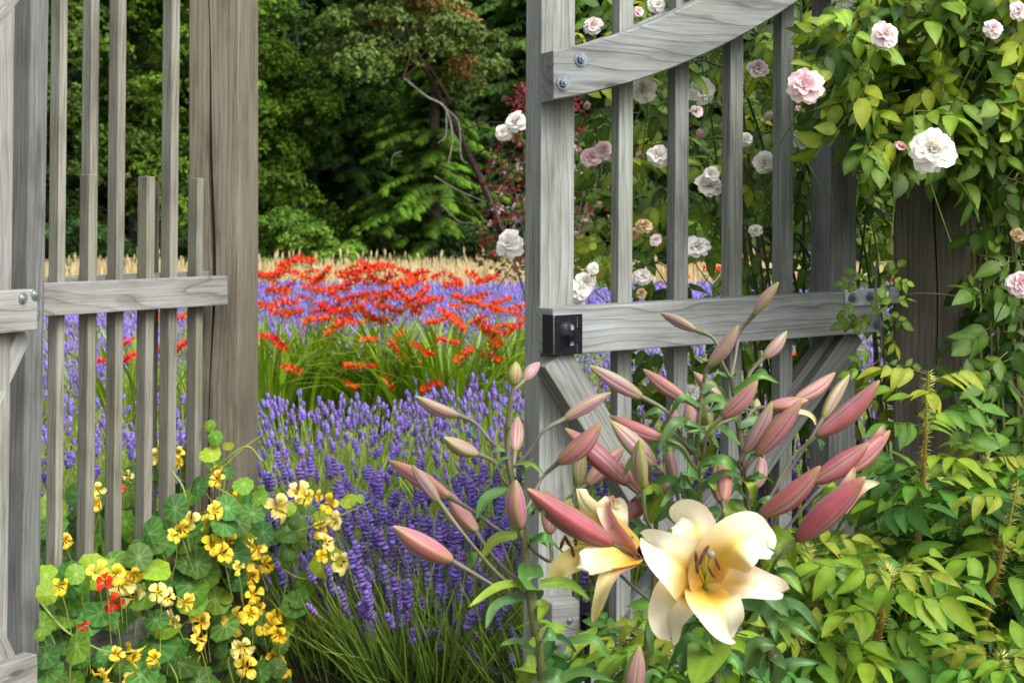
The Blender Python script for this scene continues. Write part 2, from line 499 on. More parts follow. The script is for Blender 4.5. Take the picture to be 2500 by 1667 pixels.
curved_rail(-.0425 - .05, .048, .0, "top_rail", M['rail'], .06)
# braces of the lower half
def brace(p0, p1, n, th, wd, mat=M['gate']):
    t0, z0 = ray_z(*p0, n + th); t1, z1 = ray_z(*p1, n + th)
    a, b = G(t0, n, z0), G(t1, n, z1)
    d = (b - a).normalized(); s = NN.cross(d)
    timber("brace", a - s * wd / 2, d, s, (b - a).length, wd, th, mat, gate)
brace((1360, 872), (1790, 1560), .002, .078, .082)
brace((2062, 815), (1520, 1560), -.0405, .04, .082, M['leafpost'])
brace((2092, 815), (1560, 1560), .002, .03, .06, M['leafpost'])
# latch block and drop bolt at the foot of the stile
timber("latch_block", G(-.004, .0015, .362), A, UP, .082, .105, .085, M['gate'], gate, .006)
def gp(u, v, n):
    t, z = ray_z(u, v, n); return G(t, n, z)
bz = G(.073, .088, .36)
timber("bolt_plate", bz - UP * .0, A, UP, .026, .125, .005, M['black_iron'], gate, .0015)
part("drop_bolt", join(tube([G(.086, .104, .02), G(.086, .104, .40), G(.084, .110, .425), G(.075, .125, .437), G(.055, .145, .437)], .0085, 10, 24)), M['black_iron'], gate)
nut_bolt("screw", G(.085, .0935, .468), NN, gate, .006, 'bolt', False)
nut_bolt("screw", G(.085, .0935, .385), NN, gate, .005, 'zinc', False)
nut_bolt("screw", G(.045, .087, .42), NN, gate, .005, 'zinc', False)
part("bolt_keeper", cyl(G(.086, .09, .33), G(.118, .10, .338), .005, 8), M['black_iron'], gate)
# black strike plate folded round the end of the lower rail
def strike_plate():
    nx, nz = 15, 18
    wd, ht, th = .074, .098, .003
    def hole(i, j):
        x, z = (i + .5) / nx, (j + .5) / nz
        if .80 < x < .90 and (.06 < z < .26 or .68 < z < .92): return True
        if .55 < x < .75 and (.22 < z < .36 or .62 < z < .80) : return True
        return False
    V, Fc, idx = [], [], {}
    def vid(i, j, k):
        if (i, j, k) not in idx:
            x = i / nx * wd; z = j / nz * ht
            n = 0.004 + (.016 * max(0, 1 - abs(x / wd - .42) / .3) * max(0, 1 - abs(z / ht - .5) / .30)) + (.006 if k else 0) * .5 - (0.0 if x > .004 else .0)
            idx[(i, j, k)] = len(V); V.append(np.array(G(.002 + x, RT + n, 1.084 + z - .012)))
        return idx[(i, j, k)]
    for i in range(nx):
        for j in range(nz):
            if hole(i, j): continue
            Fc.append((vid(i, j, 1), vid(i + 1, j, 1), vid(i + 1, j + 1, 1), vid(i, j + 1, 1)))
            Fc.append((vid(i, j, 0), vid(i, j + 1, 0), vid(i + 1, j + 1, 0), vid(i + 1, j, 0)))
            for di, dj, a, b in ((-1, 0, (i, j), (i, j + 1)), (1, 0, (i + 1, j + 1), (i + 1, j)), (0, -1, (i + 1, j), (i, j)), (0, 1, (i, j + 1), (i + 1, j + 1))):
                ii, jj = i + di, j + dj
                if not (0 <= ii < nx and 0 <= jj < nz) or hole(ii, jj):
                    Fc.append((vid(*a, 1), vid(*b, 1), vid(*b, 0), vid(*a, 0)))
    return V, Fc, np.ones((len(V), 3))
sp = part("strike_plate", strike_plate(), M['black_iron'], gate, smooth=False)
timber("plate_return", G(-.003, RT - .05, 1.075), NN, UP, .056, .096, .003, M['black_iron'], gate, .001)
# hinge strap
hp = G(.88, RT + .0005, 1.148)
timber("hinge_strap", hp, A + UP * .03, UP, .135, .045, .005, M['zinc'], gate, .0015)
timber("hinge_strap", G(1.02, RT - .01, 1.148), A + UP * .03, UP, .055, .045, .006, M['zinc'], gate, .0015)
part("hinge_knuckle", cyl(G(1.018, RT + .006, 1.14), G(1.018, RT + .006, 1.20), .011, 14), M['zinc'], gate)
for t in (.905, .965): nut_bolt("nut", G(t, RT + .0055, 1.171), NN, gate, .009, 'bolt')
nut_bolt("nut", G(.993, RT, 1.095), NN, gate, .011, 'bolt')
for (u, v) in ((1418, 145), (1375, 203)): nut_bolt("nut", gp(u, v, RT), NN, gate, .0115, 'bolt')

# ---- posts with a drying crack: local x = up, y = across the front, z = out of the front face
def crack_post(name, corner, ang, size, z0, z1, cracks, mat, label, depth=None):
    ex = Vector((0, 0, 1)); ey = Vector((-math.cos(ang), -math.sin(ang), 0)); ez = ex.cross(ey)
    depth = depth or size
    nseg = 60
    cols = None
    V, Fc = [], []
    L = z1 - z0
    for i in range(nseg + 1):
        x = L * i / nseg
        ys = [(0.0, -.006), (.006, 0.0)]
        for cy, cw, cd, a0, a1, ph in cracks:
            f = max(0.0, min(1.0, (x - a0) / .25, (a1 - x) / .25))
            c = size * cy + .008 * math.sin(x * 3.1 + ph) + .004 * math.sin(x * 8.3 + ph)
            ww = cw * (f * (.7 + .4 * math.sin(x * 5 + ph)) + .02)
            ys += [(c - ww, 0.0), (c - ww * .15, -cd * f), (c + ww * .15, -cd * f), (c + ww, 0.0)]
        ys += [(size - .006, 0.0), (size, -.006), (size, -depth + .006), (size - .006, -depth), (.006, -depth), (0.0, -depth + .006)]
        V += [(x, y, z) for y, z in ys]
        m = len(ys)
    for i in range(nseg):
        for k in range(m):
            Fc.append((i * m + k, i * m + (k + 1) % m, (i + 1) * m + (k + 1) % m, (i + 1) * m + k))
    Fc.append(tuple(range(m))[::-1]); Fc.append(tuple(nseg * m + k for k in range(m)))
    me = make_mesh(name, V, Fc, None, mat, smooth=False)
    q = Matrix((ex, ey, ez)).transposed().to_quaternion()
    o = add_obj(name, me, None, world=(corner[0], corner[1], z0), rot=q)
    tag(o, label, "post")
    return o
# left post: right front corner at column 585
phi = math.radians(-10.2)
cr = at(585, HZ, 4.40); s = .167
crack_post("gate_post", (cr.x, cr.y), phi, s, -.05, 2.6, [(.58, .0085, .06, .2, 2.7, .5)], M['post'],
           "tall square post with long split, at the end of the picket fence by nasturtiums")
phi2 = math.radians(-28)
cr2 = at(2180, HZ, 3.99)
crack_post("gate_post", (cr2.x + .195 * math.cos(phi2), cr2.y + .195 * math.sin(phi2)), phi2, .195, -.05, 2.55, [(.44, .0022, .03, .5, 1.8, 1.0)], M['post'],
           "thick brown square post covered in climbing rose, hinging the gate")

# ---- picket fence panel on the left
PL, PR = Vector((*at(105, HZ, 3.80).xy, 0)), Vector((*at(557, HZ, 4.34).xy, 0))
PD = (PR - PL).normalized(); PN = Vector((PD.y, -PD.x, 0))
if PN.y > 0: PN = -PN
LEN = (PR - PL).length
fence = empty("picket_fence", PL, "grey picket fence panel with tall and short pickets, nasturtiums growing through it", "fence")
def pz(v, Y): return H - (v - HZ) / F * Y
zl, zr = pz(692, 3.80), pz(673, 4.34)
sl = (zr - zl) / LEN
timber("rail", PL - PD * .06 + UP * (zl - sl * .06 - .088) - PN * .038, PD + UP * sl, UP, LEN + .06, .088, .038, M['pale'], fence, .004)
timber("back_rail", PL - PD * .06 + UP * (zl - .075) - PN * (.038 + .042 + .04), PD + UP * sl * .8, UP, LEN + .06, .088, .038, M['leafpost'], fence)
timber("bottom_rail", PL - PD * .06 + UP * .195 - PN * .038, PD, UP, LEN + .06, .088, .038, M['leafpost'], fence)
def ray_s(u, n):
    k = (u - CX) / F; b = PL + PN * n
    return (k * b.y - b.x) / (PD.x - PD.y * k)
LP = (PD * .012 + UP).normalized()
for u0, u1, vt, n in ((136, 155, None, -.0395), (279, 299, None, -.0395), (410, 430, None, -.0395), (211, 231, 425, -.0395), (353, 373, 430, -.0395), (476, 493, 434, -.0395),
                      (213, 233, None, -.125), (377, 384, 443, -.125)):
    s0, s1 = ray_s(u0, n), ray_s(u1, n)
    Y = (PL + PD * s0 + PN * n).y
    zt = pz(vt, Y) if vt else 2.45
    timber("picket", PL + PD * (s1) + PN * n + UP * .13 - PD * .012 * .6, LP, -PN, zt - .13, .041, max(.012, s1 - s0), M['picket'], fence)

# ---- second leaf, folded back at the left edge, and its square bar
bar = empty("gate_stile", (*at(76, HZ, 3.62).xy, 0), "slim square dark upright with bolt heads beside the folded gate leaf", "upright")
cdir = math.atan2(-.942, .335)
nr = Vector((math.cos(cdir + math.radians(45)), math.sin(cdir + math.radians(45)), 0)); nl = Vector((math.cos(cdir - math.radians(45)), math.sin(cdir - math.radians(45)), 0))
fc = at(72, 1667, 3.62); fc.z = -.02
tilt = (Vector((.0155, 0, 1))).normalized()
# front corner of the bar faces the camera
front = Vector((*at(47, HZ, 3.62).xy, -.02))
base = front - nl * .062
timber("upright", base, tilt, -nr, 2.5, .062, .062, M['leafpost'], bar, .004)
def barpt(z): return front + tilt * ((z + .02) / tilt.z)
for v in (724, 770, 1655):
    q = barpt(pz(v, 3.6)) - nl * .032
    nut_bolt("bolt_head", q + nr * .0005, nr, bar, .0085, 'zinc', False)
leaf2 = empty("gate_leaf", (*at(40, HZ, 3.45).xy, 0), "folded back gate leaf of pale weathered boards beside the slim square upright", "gate")
ld = Vector((-.43, -.9, 0)).normalized(); ln = Vector((.9, -.43, 0)).normalized()
e0 = Vector((*at(58, HZ, 3.48).xy, 0))
timber("rail", e0 + UP * pz(806, 3.48) + ld * .9, -ld, UP, .9, .10, .045, M['pale'], leaf2, .004)
tl2 = Vector((.012, 0, 1)).normalized()
def on_leaf(u, off=0.0):
    k = (u - CX) / F; b = e0 + ln * off
    return b + ld * ((k * b.y - b.x) / (ld.x - ld.y * k))
timber("board", on_leaf(14) - UP * .02 + ld * .10 - ln * .001, tl2, -ld, 2.5, .10, .045, M['board'], leaf2)
for u, v in ((20, 727), (51, 718)):
    k = (u - CX) / F
    b = e0 + ln * .0; s_ = (k * b.y - b.x) / (ld.x - ld.y * k)
    P = e0 + ld * s_; P.z = pz(v, P.y)
    nut_bolt("bolt_head", P + ln * .0455, ln, leaf2, .0085, 'zinc', False)
def lbrace(p0, p1, wd, off, th=.035):
    pts = []
    for u, v in (p0, p1):
        k = (u - CX) / F; b = e0 - ln * off; s_ = (k * b.y - b.x) / (ld.x - ld.y * k)
        P = b + ld * s_; P.z = pz(v, P.y); pts.append(P)
    d = (pts[1] - pts[0]).normalized(); s2 = d.cross(ln)
    timber("brace", pts[0] - s2 * wd / 2 - d * .0, d, s2, (pts[1] - pts[0]).length, wd, th, M['pale'], leaf2)
lbrace((62, 815), (-60, 1080), .045, -.01)
lbrace((36, 1640), (-60, 1440), .045, -.01)
lbrace((-40, 70), (70, -70), .06, -.02)
timber("rail", e0 + UP * (pz(1700, 3.48)) + ld * .9, -ld, UP, .9, .11, .045, M['pale'], leaf2, .004)
# ------------------------------------------------------------------ lilies
def sm(a, b, x):
    t = min(1.0, max(0.0, (x - a) / (b - a))); return t * t * (3 - 2 * t)
def mixc(a, b, t): return tuple(a[i] + (b[i] - a[i]) * t for i in range(3))

GREEN_B, PALE_B, PINK_B, DEEP_B = (0.22, 0.27, 0.035), (0.42, 0.30, 0.27), (0.40, 0.115, 0.155), (0.34, 0.042, 0.08)
MAUVE = (0.33, 0.185, 0.235)

def bud_geo(b, t, wd, pink, seed):
    """a closed lily bud from base b to tip t: three outer tepals with raised midribs and sunken seams"""
    rg = np.random.default_rng(seed)
    b, t = np.array(b), np.array(t)
    ax = t - b; L = np.linalg.norm(ax); ax = ax / L
    side = nrm(np.cross(ax, [0.2, 0.9, 0.3])); oth = np.cross(ax, side)
    bend = side * rg.uniform(-.05, .05) * L + np.array([0, 0, -.02 * L])
    r0 = rg.uniform(0, 6.28)
    nr_, ns = 20, 36
    V, C = [], []
    for i in range(nr_ + 1):
        s = i / nr_
        prof = (math.sin(math.pi * (0.035 + 0.955 * s) ** 0.86)) ** 0.74
        prof *= 1 - .10 * sm(.0, .25, s) * (1 - s)
        c = b + ax * (L * s) + bend * math.sin(math.pi * s)
        for k in range(ns):
            a = 2 * math.pi * k / ns
            th = a + r0
            tri = math.cos(3 * th)              # +1 on a midrib, -1 on a seam
            rad = wd / 2 * prof * (1 + .06 * tri + .06 * sm(.80, 1, tri) - .09 * sm(.84, 1.0, -tri))
            V.append(c + rad * (math.cos(a) * side + math.sin(a) * oth))
            g = max(sm(.34, .0, s) * .55, sm(.70, 1.0, s) * .8)
            body = mixc(MAUVE, PINK_B, sm(.40, .80, pink)) if pink < .8 else mixc(PINK_B, DEEP_B, (pink - .8) * 4)
            col = mixc(body, GREEN_B, min(1, g * (1.15 - pink * .75) + max(0, .40 - pink) * 2.2))
            col = mixc(col, PALE_B, .38 * sm(.1, .85, -tri) + .25 * sm(.2, .6, math.sin(s * 3.1)) * abs(math.sin(th * 1.5 + r0)) * .5)
            rib = sm(.72, .98, tri)
            col = mixc(col, mixc(GREEN_B, mixc(GREEN_B, DEEP_B, .75), sm(.55, .95, pink)), rib * .88)
            col = mixc(col, (0.36, 0.33, 0.11), .55 * sm(.55, .85, -tri) * (1 - .45 * sm(.7, 1, pink)) * (.5 + .5 * math.cos(th * 1.0 + r0)))
            vein = .5 + .5 * math.cos(th * 27)
            col = tuple(q * (1 - .14 * vein * pink) for q in col)
            seam = sm(.92, 1.0, -tri)
            col = mixc(col, (0.14, 0.05, 0.05), seam * .75)
            col = mixc(col, (0.36, 0.33, 0.14), sm(.93, 1, s) * .6)
            if s < .03: col = (0.07, 0.06, 0.035)
            C.append(col)
    Fc = [(i * ns + k, i * ns + (k + 1) % ns, (i + 1) * ns + (k + 1) % ns, (i + 1) * ns + k) for i in range(nr_) for k in range(ns)]
    return np.array(V), np.array(Fc), np.array(C)

def c5(x, y): return (900 + x / 2.24, 840 + y / 2.24)
def c6(x, y): return (1550 + x / 2.375, 640 + y / 2.375)
def c7(x, y): return (1280 + x / 3.22, 1180 + y / 3.22)

YA, YB, YC = 1.95, 2.02, 2.10
stemA = [(1345, 1990), (1325, 1700), (1306, 1540), (1295, 1465), (1284, 1376), (1275, 1291), (1250, 1170), (1239, 1108), (1241, 1019), (1253, 943)]
stemB = [(1768, 1990), (1757, 1800), (1749, 1667), (1738, 1540), (1722, 1400), (1709, 1240), (1703, 1061), (1718, 935), (1730, 897)]
stemC = [(1905, 1990), (1893, 1720), (1880, 1600), (1868, 1480), (1850, 1380), (1826, 1240), (1808, 1080), (1798, 1005), (1786, 930), (1781, 920)]
stemD = [(1548, 2010), (1542, 1800), (1540, 1710)]
stemE = [(1560, 1990), (1575, 1700), (1590, 1500), (1598, 1390), (1600, 1250), (1575, 1100), (1570, 1000)]

# buds: base, tip, width, pinkness, joint on the stem, depth shift at base, at tip
buds_A = [
    (c5(490, 390), c5(255, 285), 34, .42, c5(745, 590), -.02, -.06), (c5(595, 600), c5(412, 510), 40, .30, c5(760, 770), -.05, -.08),
    (c5(450, 840), c5(110, 635), 43, .72, c5(830, 1062), .03, .08), (c5(385, 860), c5(235, 660), 32, .45, c5(850, 1368), -.02, .0),
    (c5(590, 1030), c5(430, 800), 44, .70, c5(850, 1300), .07, .12), (c5(458, 1185), c5(133, 995), 58, .78, c5(855, 1375), -.06, -.08),
    (c5(830, 1005), c5(803, 740), 54, .62, c5(838, 1030), -.035, -.055), (c5(793, 225), c5(805, 95), 38, .05, c5(790, 240), 0, 0),
    (c5(850, 200), c5(935, 100), 32, .50, c5(768, 560), .03, .05), (c5(800, 590), c5(815, 395), 38, .60, c5(800, 735), .05, .09),
    (c5(1070, 410), c5(1325, 265), 35, .45, c5(795, 672), .0, .02), (c5(1035, 650), c5(1272, 430), 51, .72, c5(835, 940), .04, .02),
    (c5(990, 1040), c5(975, 800), 48, .60, c5(875, 1100), .10, .13),
]
buds_E = [
    (c5(1330, 1090), c5(865, 790), 68, 1.0, c7(980, 640), -.08, -.14), (c5(1150, 770), c5(1175, 570), 36, .08, (1592, 1470), .02, .03),
    (c5(1415, 765), c5(1075, 460), 54, .85, (1599, 1240), .03, .06), (c5(1500, 785), c5(1480, 520), 44, .16, (1599, 1300), -.08, -.1),
    (c5(1570, 660), c5(1325, 420), 50, .36, c5(1560, 700), -.04, -.05), 
     (c5(1190, 770), c5(1400, 560), 44, .66, (1597, 1330), .12, .16),
    ((1503, 1285), (1635, 1180), 48, .85, (1575, 1370), .02, .05), 
    (c5(1600, 900), c5(1380, 640), 46, .78, (1590, 1390), .10, .14),
]
buds_B = [
    (c5(1620, 520), c5(1315, 390), 38, .80, (1706, 1150), -.02, 0), (c5(1495, 290), c5(1205, 115), 40, .38, (1705, 1120), -.02, -.03), (c6(240, 1300), c6(190, 1030), 32, .5, (1713, 1340), .05, .07),
    (c6(430, 605), c6(600, 365), 37, .42, c6(400, 700), -.01, -.03), (c6(305, 805), c6(48, 620), 37, .72, c6(370, 960), .05, .07),
    (c6(500, 785), c6(340, 635), 33, .48, (1705, 1045), .08, .10), (c6(510, 895), c6(712, 685), 45, .66, c6(380, 1150), -.05, -.07),
    (c6(345, 1000), c6(312, 810), 43, .60, c6(360, 1080), .06, .11), (c6(262, 1000), c6(215, 830), 31, .60, c6(345, 1100), .08, .12),
    (c6(425, 940), c6(410, 820), 31, .12, c6(420, 1050), .05, .06), (c6(510, 1395), c6(500, 1120), 56, .74, (1712, 1310), -.03, .05),
]
buds_C = [
    (c6(355, 395), c6(148, 295), 28, .42, c6(545, 660), 0, .02), (c6(690, 305), c6(835, 115), 29, .30, c6(555, 668), .02, .0),
    (c6(745, 555), c6(880, 400), 33, .45, c6(590, 830), .03, .04), (c6(925, 800), c6(1160, 640), 38, .66, c6(605, 1010), .06, .09),
    (c6(775, 840), c6(1005, 800), 41, .72, c6(600, 960), .03, .03), (c6(1090, 905), c6(1245, 650), 33, .22, (1830, 1258), .06, .09),
    (c6(1055, 1010), c6(1420, 685), 52, .86, (1833, 1275), .0, -.02), (c6(635, 1105), c6(795, 805), 42, .42, c6(615, 1200), -.04, -.06),
    (c6(705, 1115), c6(968, 795), 48, .72, c6(640, 1290), -.05, -.08), (c6(1030, 1280), c6(1360, 1045), 52, .88, (1845, 1345), -.04, -.06),
    (c6(1180, 1230), c6(1480, 975), 52, .84, (1846, 1352), .02, .05), (c6(725, 1465), c6(1075, 1180), 56, .86, (1838, 1305), -.07, -.11),
    ((1947, 1317), (2113, 1163), 68, 1.0, (1868, 1405), -.08, -.12), (c6(700, 1310), c6(735, 1110), 36, .55, c6(650, 1440), .07, .10),
    (c6(700, 870), c6(708, 790), 22, .05, c6(610, 1000), .05, .06),
]
buds_D = [((1540, 1708), (1561, 1574), 50, .55, (1540, 1712), 0, -.02)]

# leaves: base, middle, tip, width
leaf_A = [(c5(850, 1300), c5(700, 1330), c5(545, 1440), 24), (c5(860, 1380), c5(700, 1430), c5(640, 1560), 26), (c5(812, 1045), c5(690, 1070), c5(600, 1200), 24),
    (c5(755, 790), c5(640, 850), c5(590, 960), 26), (c5(745, 580), c5(690, 580), c5(615, 620), 13), (c5(885, 1215), c5(885, 1300), c5(930, 1400), 56),
    (c5(905, 1440), c5(955, 1440), c5(925, 1530), 30), (c5(935, 1310), c5(1090, 1310), c5(1225, 1410), 24), (c5(800, 655), c5(890, 655), c5(970, 725), 11),
    (c5(820, 720), c5(870, 670), c5(905, 630), 15), (c5(770, 620), c5(715, 640), c5(690, 700), 9), (c5(868, 930), c5(920, 905), c5(970, 940), 22),
    (c5(875, 1095), c5(960, 1060), c5(1060, 1140), 26), (c5(590, 510), c5(575, 475), c5(558, 445), 24), (c5(525, 1230), c5(560, 1180), c5(600, 1130), 32),
    (c5(755, 375), c5(720, 335), c5(680, 335), 7), (c5(810, 320), c5(825, 290), c5(845, 275), 16), (c7(150, 1380), c7(260, 1220), c7(410, 1330), 26),
    (c7(110, 1310), c7(170, 1190), c7(260, 1230), 38), (c7(230, 1560), c7(450, 1480), c7(740, 1570), 24), (c7(330, 1240), c7(540, 1230), c7(690, 1400), 27),
    (c7(60, 1330), c7(-60, 1250), c7(-200, 1290), 24), (c7(90, 1450), c7(0, 1420), c7(-40, 1520), 44), (c7(20, 460), c7(90, 440), c7(180, 500), 20), (c5(770, 470), c5(750, 455), c5(725, 470), 12),
    (c7(110, 1500), c7(10, 1560), c7(-60, 1640), 40), (c7(130, 1540), c7(250, 1520), c7(330, 1620), 36)]
leaf_B = [(c7(1440, 1120), c7(1290, 1250), c7(1240, 1500), 78), (c7(1470, 1140), c7(1440, 1330), c7(1320, 1620), 96), (c6(360, 1090), c6(240, 1040), c6(125, 1140), 26),
    (c6(385, 1170), c6(530, 1160), c6(590, 1320), 27), (c6(490, 930), c6(430, 990), c6(440, 1050), 22), (c6(380, 960), c6(300, 930), c6(225, 955), 13),
    (c6(440, 1020), c6(380, 980), c6(300, 990), 13), (c6(350, 1370), c6(310, 1290), c6(275, 1300), 40), (c6(400, 1300), c6(440, 1280), c6(460, 1330), 26),
    (c6(360, 1440), c6(300, 1420), c6(240, 1450), 34), (c7(1500, 1450), c7(1620, 1380), c7(1700, 1500), 40), (c7(1480, 1540), c7(1360, 1500), c7(1250, 1640), 40), (c7(1430, 1080), c7(1330, 1060), c7(1240, 1110), 40)]
leaf_C = [(c6(540, 665), c6(490, 645), c6(440, 652), 11), (c6(555, 665), c6(590, 645), c6(630, 640), 11), (c6(700, 675), c6(730, 635), c6(775, 650), 16),
    (c6(630, 1260), c6(680, 1290), c6(690, 1420), 26), (c6(610, 870), c6(650, 855), c6(700, 870), 13), (c6(600, 890), c6(570, 920), c6(540, 900), 12),
    (c7(1690, 690), c7(1800, 550), c7(1990, 655), 30), (c7(1880, 400), c7(2060, 470), c7(2110, 730), 42), (c7(1840, 470), c7(2010, 640), c7(2190, 880), 46),
    (c7(1720, 950), c7(1900, 1000), c7(1985, 1260), 36), (c7(1960, 970), c7(2150, 980), c7(2330, 1190), 36), (c7(1960, 1240), c7(2100, 1130), c7(2310, 1270), 32),
    (c7(1540, 1500), c7(1650, 1370), c7(1890, 1570), 42), (c7(1760, 1540), c7(1820, 1290), c7(1990, 1270), 48), (c7(1960, 1560), c7(2080, 1420), c7(2330, 1410), 27),
    (c7(1720, 1110), c7(1840, 1090), c7(1960, 1190), 30), (c7(1900, 1330), c7(1960, 1350), c7(2060, 1480), 40), (c6(660, 1440), c6(560, 1420), c6(510, 1500), 36),
    (c7(1900, 1480), c7(1800, 1420), c7(1700, 1600), 44), (c6(1055, 1020), c6(1080, 1060), c6(1075, 1090), 22), (c7(1800, 200), c7(1870, 150), c7(1930, 190), 22), (c7(1760, 300), c7(1700, 200), c7(1640, 180), 34), (c7(1850, 800), c7(1960, 900), c7(2100, 1050), 46), (c7(1900, 1100), c7(2020, 1150), c7(2080, 1300), 36)]
leaf_E = [(c5(1500, 880), c5(1540, 800), c5(1590, 830), 26), (c5(1525, 1080), c5(1480, 1020), c5(1440, 1060), 22), (c7(980, 380), c7(900, 420), c7(840, 460), 22),
    (c7(970, 300), c7(1050, 60), c7(900, 100), 34), (c7(1000, 1040), c7(990, 1200), c7(1010, 1340), 18), (c7(1020, 1050), c7(930, 1060), c7(860, 1160), 16), (c5(1110, 900), c5(1070, 850), c5(1060, 870), 24),
    (c7(960, 1300), c7(860, 1400), c7(800, 1540), 26), (c7(980, 1420), c7(1080, 1400), c7(1150, 1520), 26)]
def extra_leaves(stem, v0, v1, step, seed):
    r = random.Random(seed); out = []; v = v0; sd = 1
    us = [p[0] for p in stem][::-1]; vs = [p[1] for p in stem][::-1]
    while v < v1:
        u = float(np.interp(v, vs, us)); L = r.uniform(50, 115); up = r.uniform(-.5, .35)
        out.append(((u, v), (u + sd * L * .55, v - L * (.28 + .3 * up)), (u + sd * L, v + L * r.uniform(-.25, .5)), r.uniform(16, 30)))
        v += step * r.uniform(.7, 1.3); sd = -sd
    return out
leaf_B += extra_leaves(stemB, 960, 1330, 34, 1) + extra_leaves(stemB, 1500, 1660, 40, 4)
leaf_C += extra_leaves(stemC, 960, 1420, 36, 2)
leaf_E += extra_leaves(stemE, 1020, 1330, 40, 3)
leaf_D = [((1541, 1720), (1590, 1645), (1620, 1660), 22), ((1540, 1740), (1500, 1690), (1470, 1720), 22)]

def pt3(uv, Y): return np.array(at(uv[0], uv[1], Y))
LG1, LG2 = (0.075, 0.175, 0.030), (0.115, 0.21, 0.085)
def lily_leaf_col(seed):
    r = random.Random(seed); k = r.random(); br = .75 + .5 * r.random()
    base = mixc(LG1, LG2, k); base = tuple(c * br for c in base)
    if r.random() < .25: base = (0.17, 0.26, 0.03)
    def f(s, x):
        c = base
        vein = abs(math.sin(x * 7.5)) ** 6
        c = mixc(c, tuple(min(1, q * 1.5) for q in base), .35 * vein + (.5 if abs(x) < .12 else 0))
        return c
    return f

def lily(name, label, stem, Y, buds, leaves, seed, thick=.0064, brown=.35):
    b0 = pt3(stem[0], Y); b0[2] = 0.0
    root = empty(name, b0, label, "lily")
    P = [b0] + [pt3(p, Y) for p in stem[1:]]
    def stc(t):
        return mixc((0.11, 0.115, 0.035), (0.085, 0.06, 0.055), sm(.15, .9, t) * brown + .25 * abs(math.sin(17 * t)) * brown)
    part("stem", tube(P, [thick, thick * .95, thick * .8, thick * .6, thick * .4], 10, 44, cfn=stc), M['stem'], root, b0)
    for i, (b, t, wd, pk, j, d0, d1) in enumerate(buds):
        b3, t3, j3 = pt3(b, Y + d0), pt3(t, Y + d1), pt3(j, Y)
        wm = wd * (Y + d0) / F
        o = part("bud", bud_geo(b3, t3, wm, pk, seed * 100 + i), M['bud'], root, b3)
        ax = nrm(t3 - b3); ln_ = np.linalg.norm(b3 - j3)
        if ln_ > .004:
            m1 = b3 - ax * min(.35 * ln_, .05)
            m2 = j3 + (m1 - j3) * .45 + np.array([0, 0, -.045 * ln_])
            pc = (0.10, 0.10, 0.06) if i % 3 else (0.115, 0.125, 0.04)
            part("pedicel", tube([j3, m2, m1, b3 + ax * .004], [.0026, .0023, .0024, .0038], 8, 16, cfn=lambda t, pc=pc: mixc(pc, (0.13, .105, .10), .55 * math.sin(3.1 * t))), M['stem'], o, j3)
    for i, (b, m_, t, wd) in enumerate(leaves):
        r = random.Random(seed * 31 + i)
        near = r.uniform(-.05, .02); tipd = r.uniform(-.11, .05)
        b3, m3, t3 = pt3(b, Y - .004), pt3(m_, Y + near), pt3(t, Y + tipd)
        hint = (r.uniform(-.3, .3), -1.0, r.uniform(.5, 1.3))
        part("leaf", ribbon([b3, m3, t3], wd * 1.12 * Y / F, hint, 14, 7, cup=r.uniform(.05, .22), wave=.05, cfn=lily_leaf_col(seed * 77 + i), seed=i,
                            prof=lambda s: (math.sin(math.pi * min(1, (.10 + .90 * s)) ** .75) ** .7 if s < .99 else 0)), M['lily_leaf'], root, b3)
    return root

lilyA = lily("lily_plant", "tall lily stem with spread pink buds and a small bud pair on top", stemA, YA, buds_A, leaf_A, 1)
lilyE = lily("lily_plant", "lily carrying a half hidden yellow flower and one long deep pink bud", stemE, YB + .03, buds_E, leaf_E, 2, .005)
lilyB = lily("lily_plant", "lily bearing the fully open cream flower with orange throat", stemB, YB, buds_B, leaf_B, 3, .006, .15)
lilyC = lily("lily_plant", "lily with brown stem and many deep pink buds leaning towards the rose post", stemC, YC, buds_C, leaf_C, 4, .0068, .7)
lilyD = lily("lily_plant", "short lily with a single dusky upright bud below the open cream flower", stemD, 1.90, buds_D, leaf_D, 5, .005)

# open flowers
def petal_col(throat=.9, cream=(0.86, 0.83, 0.66), mid=(0.86, 0.73, 0.27), hot=(0.86, 0.46, 0.01), blush=0.0):
    def f(s, x):
        e = abs(x)
        c = mixc(mid, cream, sm(.30, .85, s + .35 * e))
        c = mixc(c, hot, throat * sm(.74, .12, s) * (1 - .45 * e))
        c = mixc(c, (0.80, 0.52, 0.12), .55 * sm(.16, .0, e) * sm(.95, .3, s))
        c = mixc(c, (0.34, 0.38, 0.05), .7 * sm(.14, .02, s) * sm(.5, 0, e))
        c = mixc(c, (0.80, 0.50, 0.42), blush * sm(.3, .9, e))
        return c
    return f
def petal_prof(a=.62):
    def f(s):
        q = s ** a
        return max(.0, math.sin(math.pi * (.14 + .85 * q)) ** .58) if s < .995 else .05
    return f
def blob(c, r, col, sides=8, rings=5, stretch=(1, 1, 1), ax=None):
    V, C = [], []
    M3 = np.array(frames(np.array([ax if ax is not None else (0, 0, 1.0)], float))[0])
    for i in range(rings + 1):
        th = math.pi * (.03 + .94 * i / rings)
        for k in range(sides):
            a = 2 * math.pi * k / sides
            V.append(np.array(c) + M3 @ (np.array([math.sin(th) * math.cos(a) * stretch[0], math.sin(th) * math.sin(a) * stretch[1], math.cos(th) * stretch[2]]) * r)); C.append(col)
    Fc = [(i * sides + k, i * sides + (k + 1) % sides, (i + 1) * sides + (k + 1) % sides, (i + 1) * sides + k) for i in range(rings) for k in range(sides)]
    return np.array(V), np.array(Fc), np.array(C)

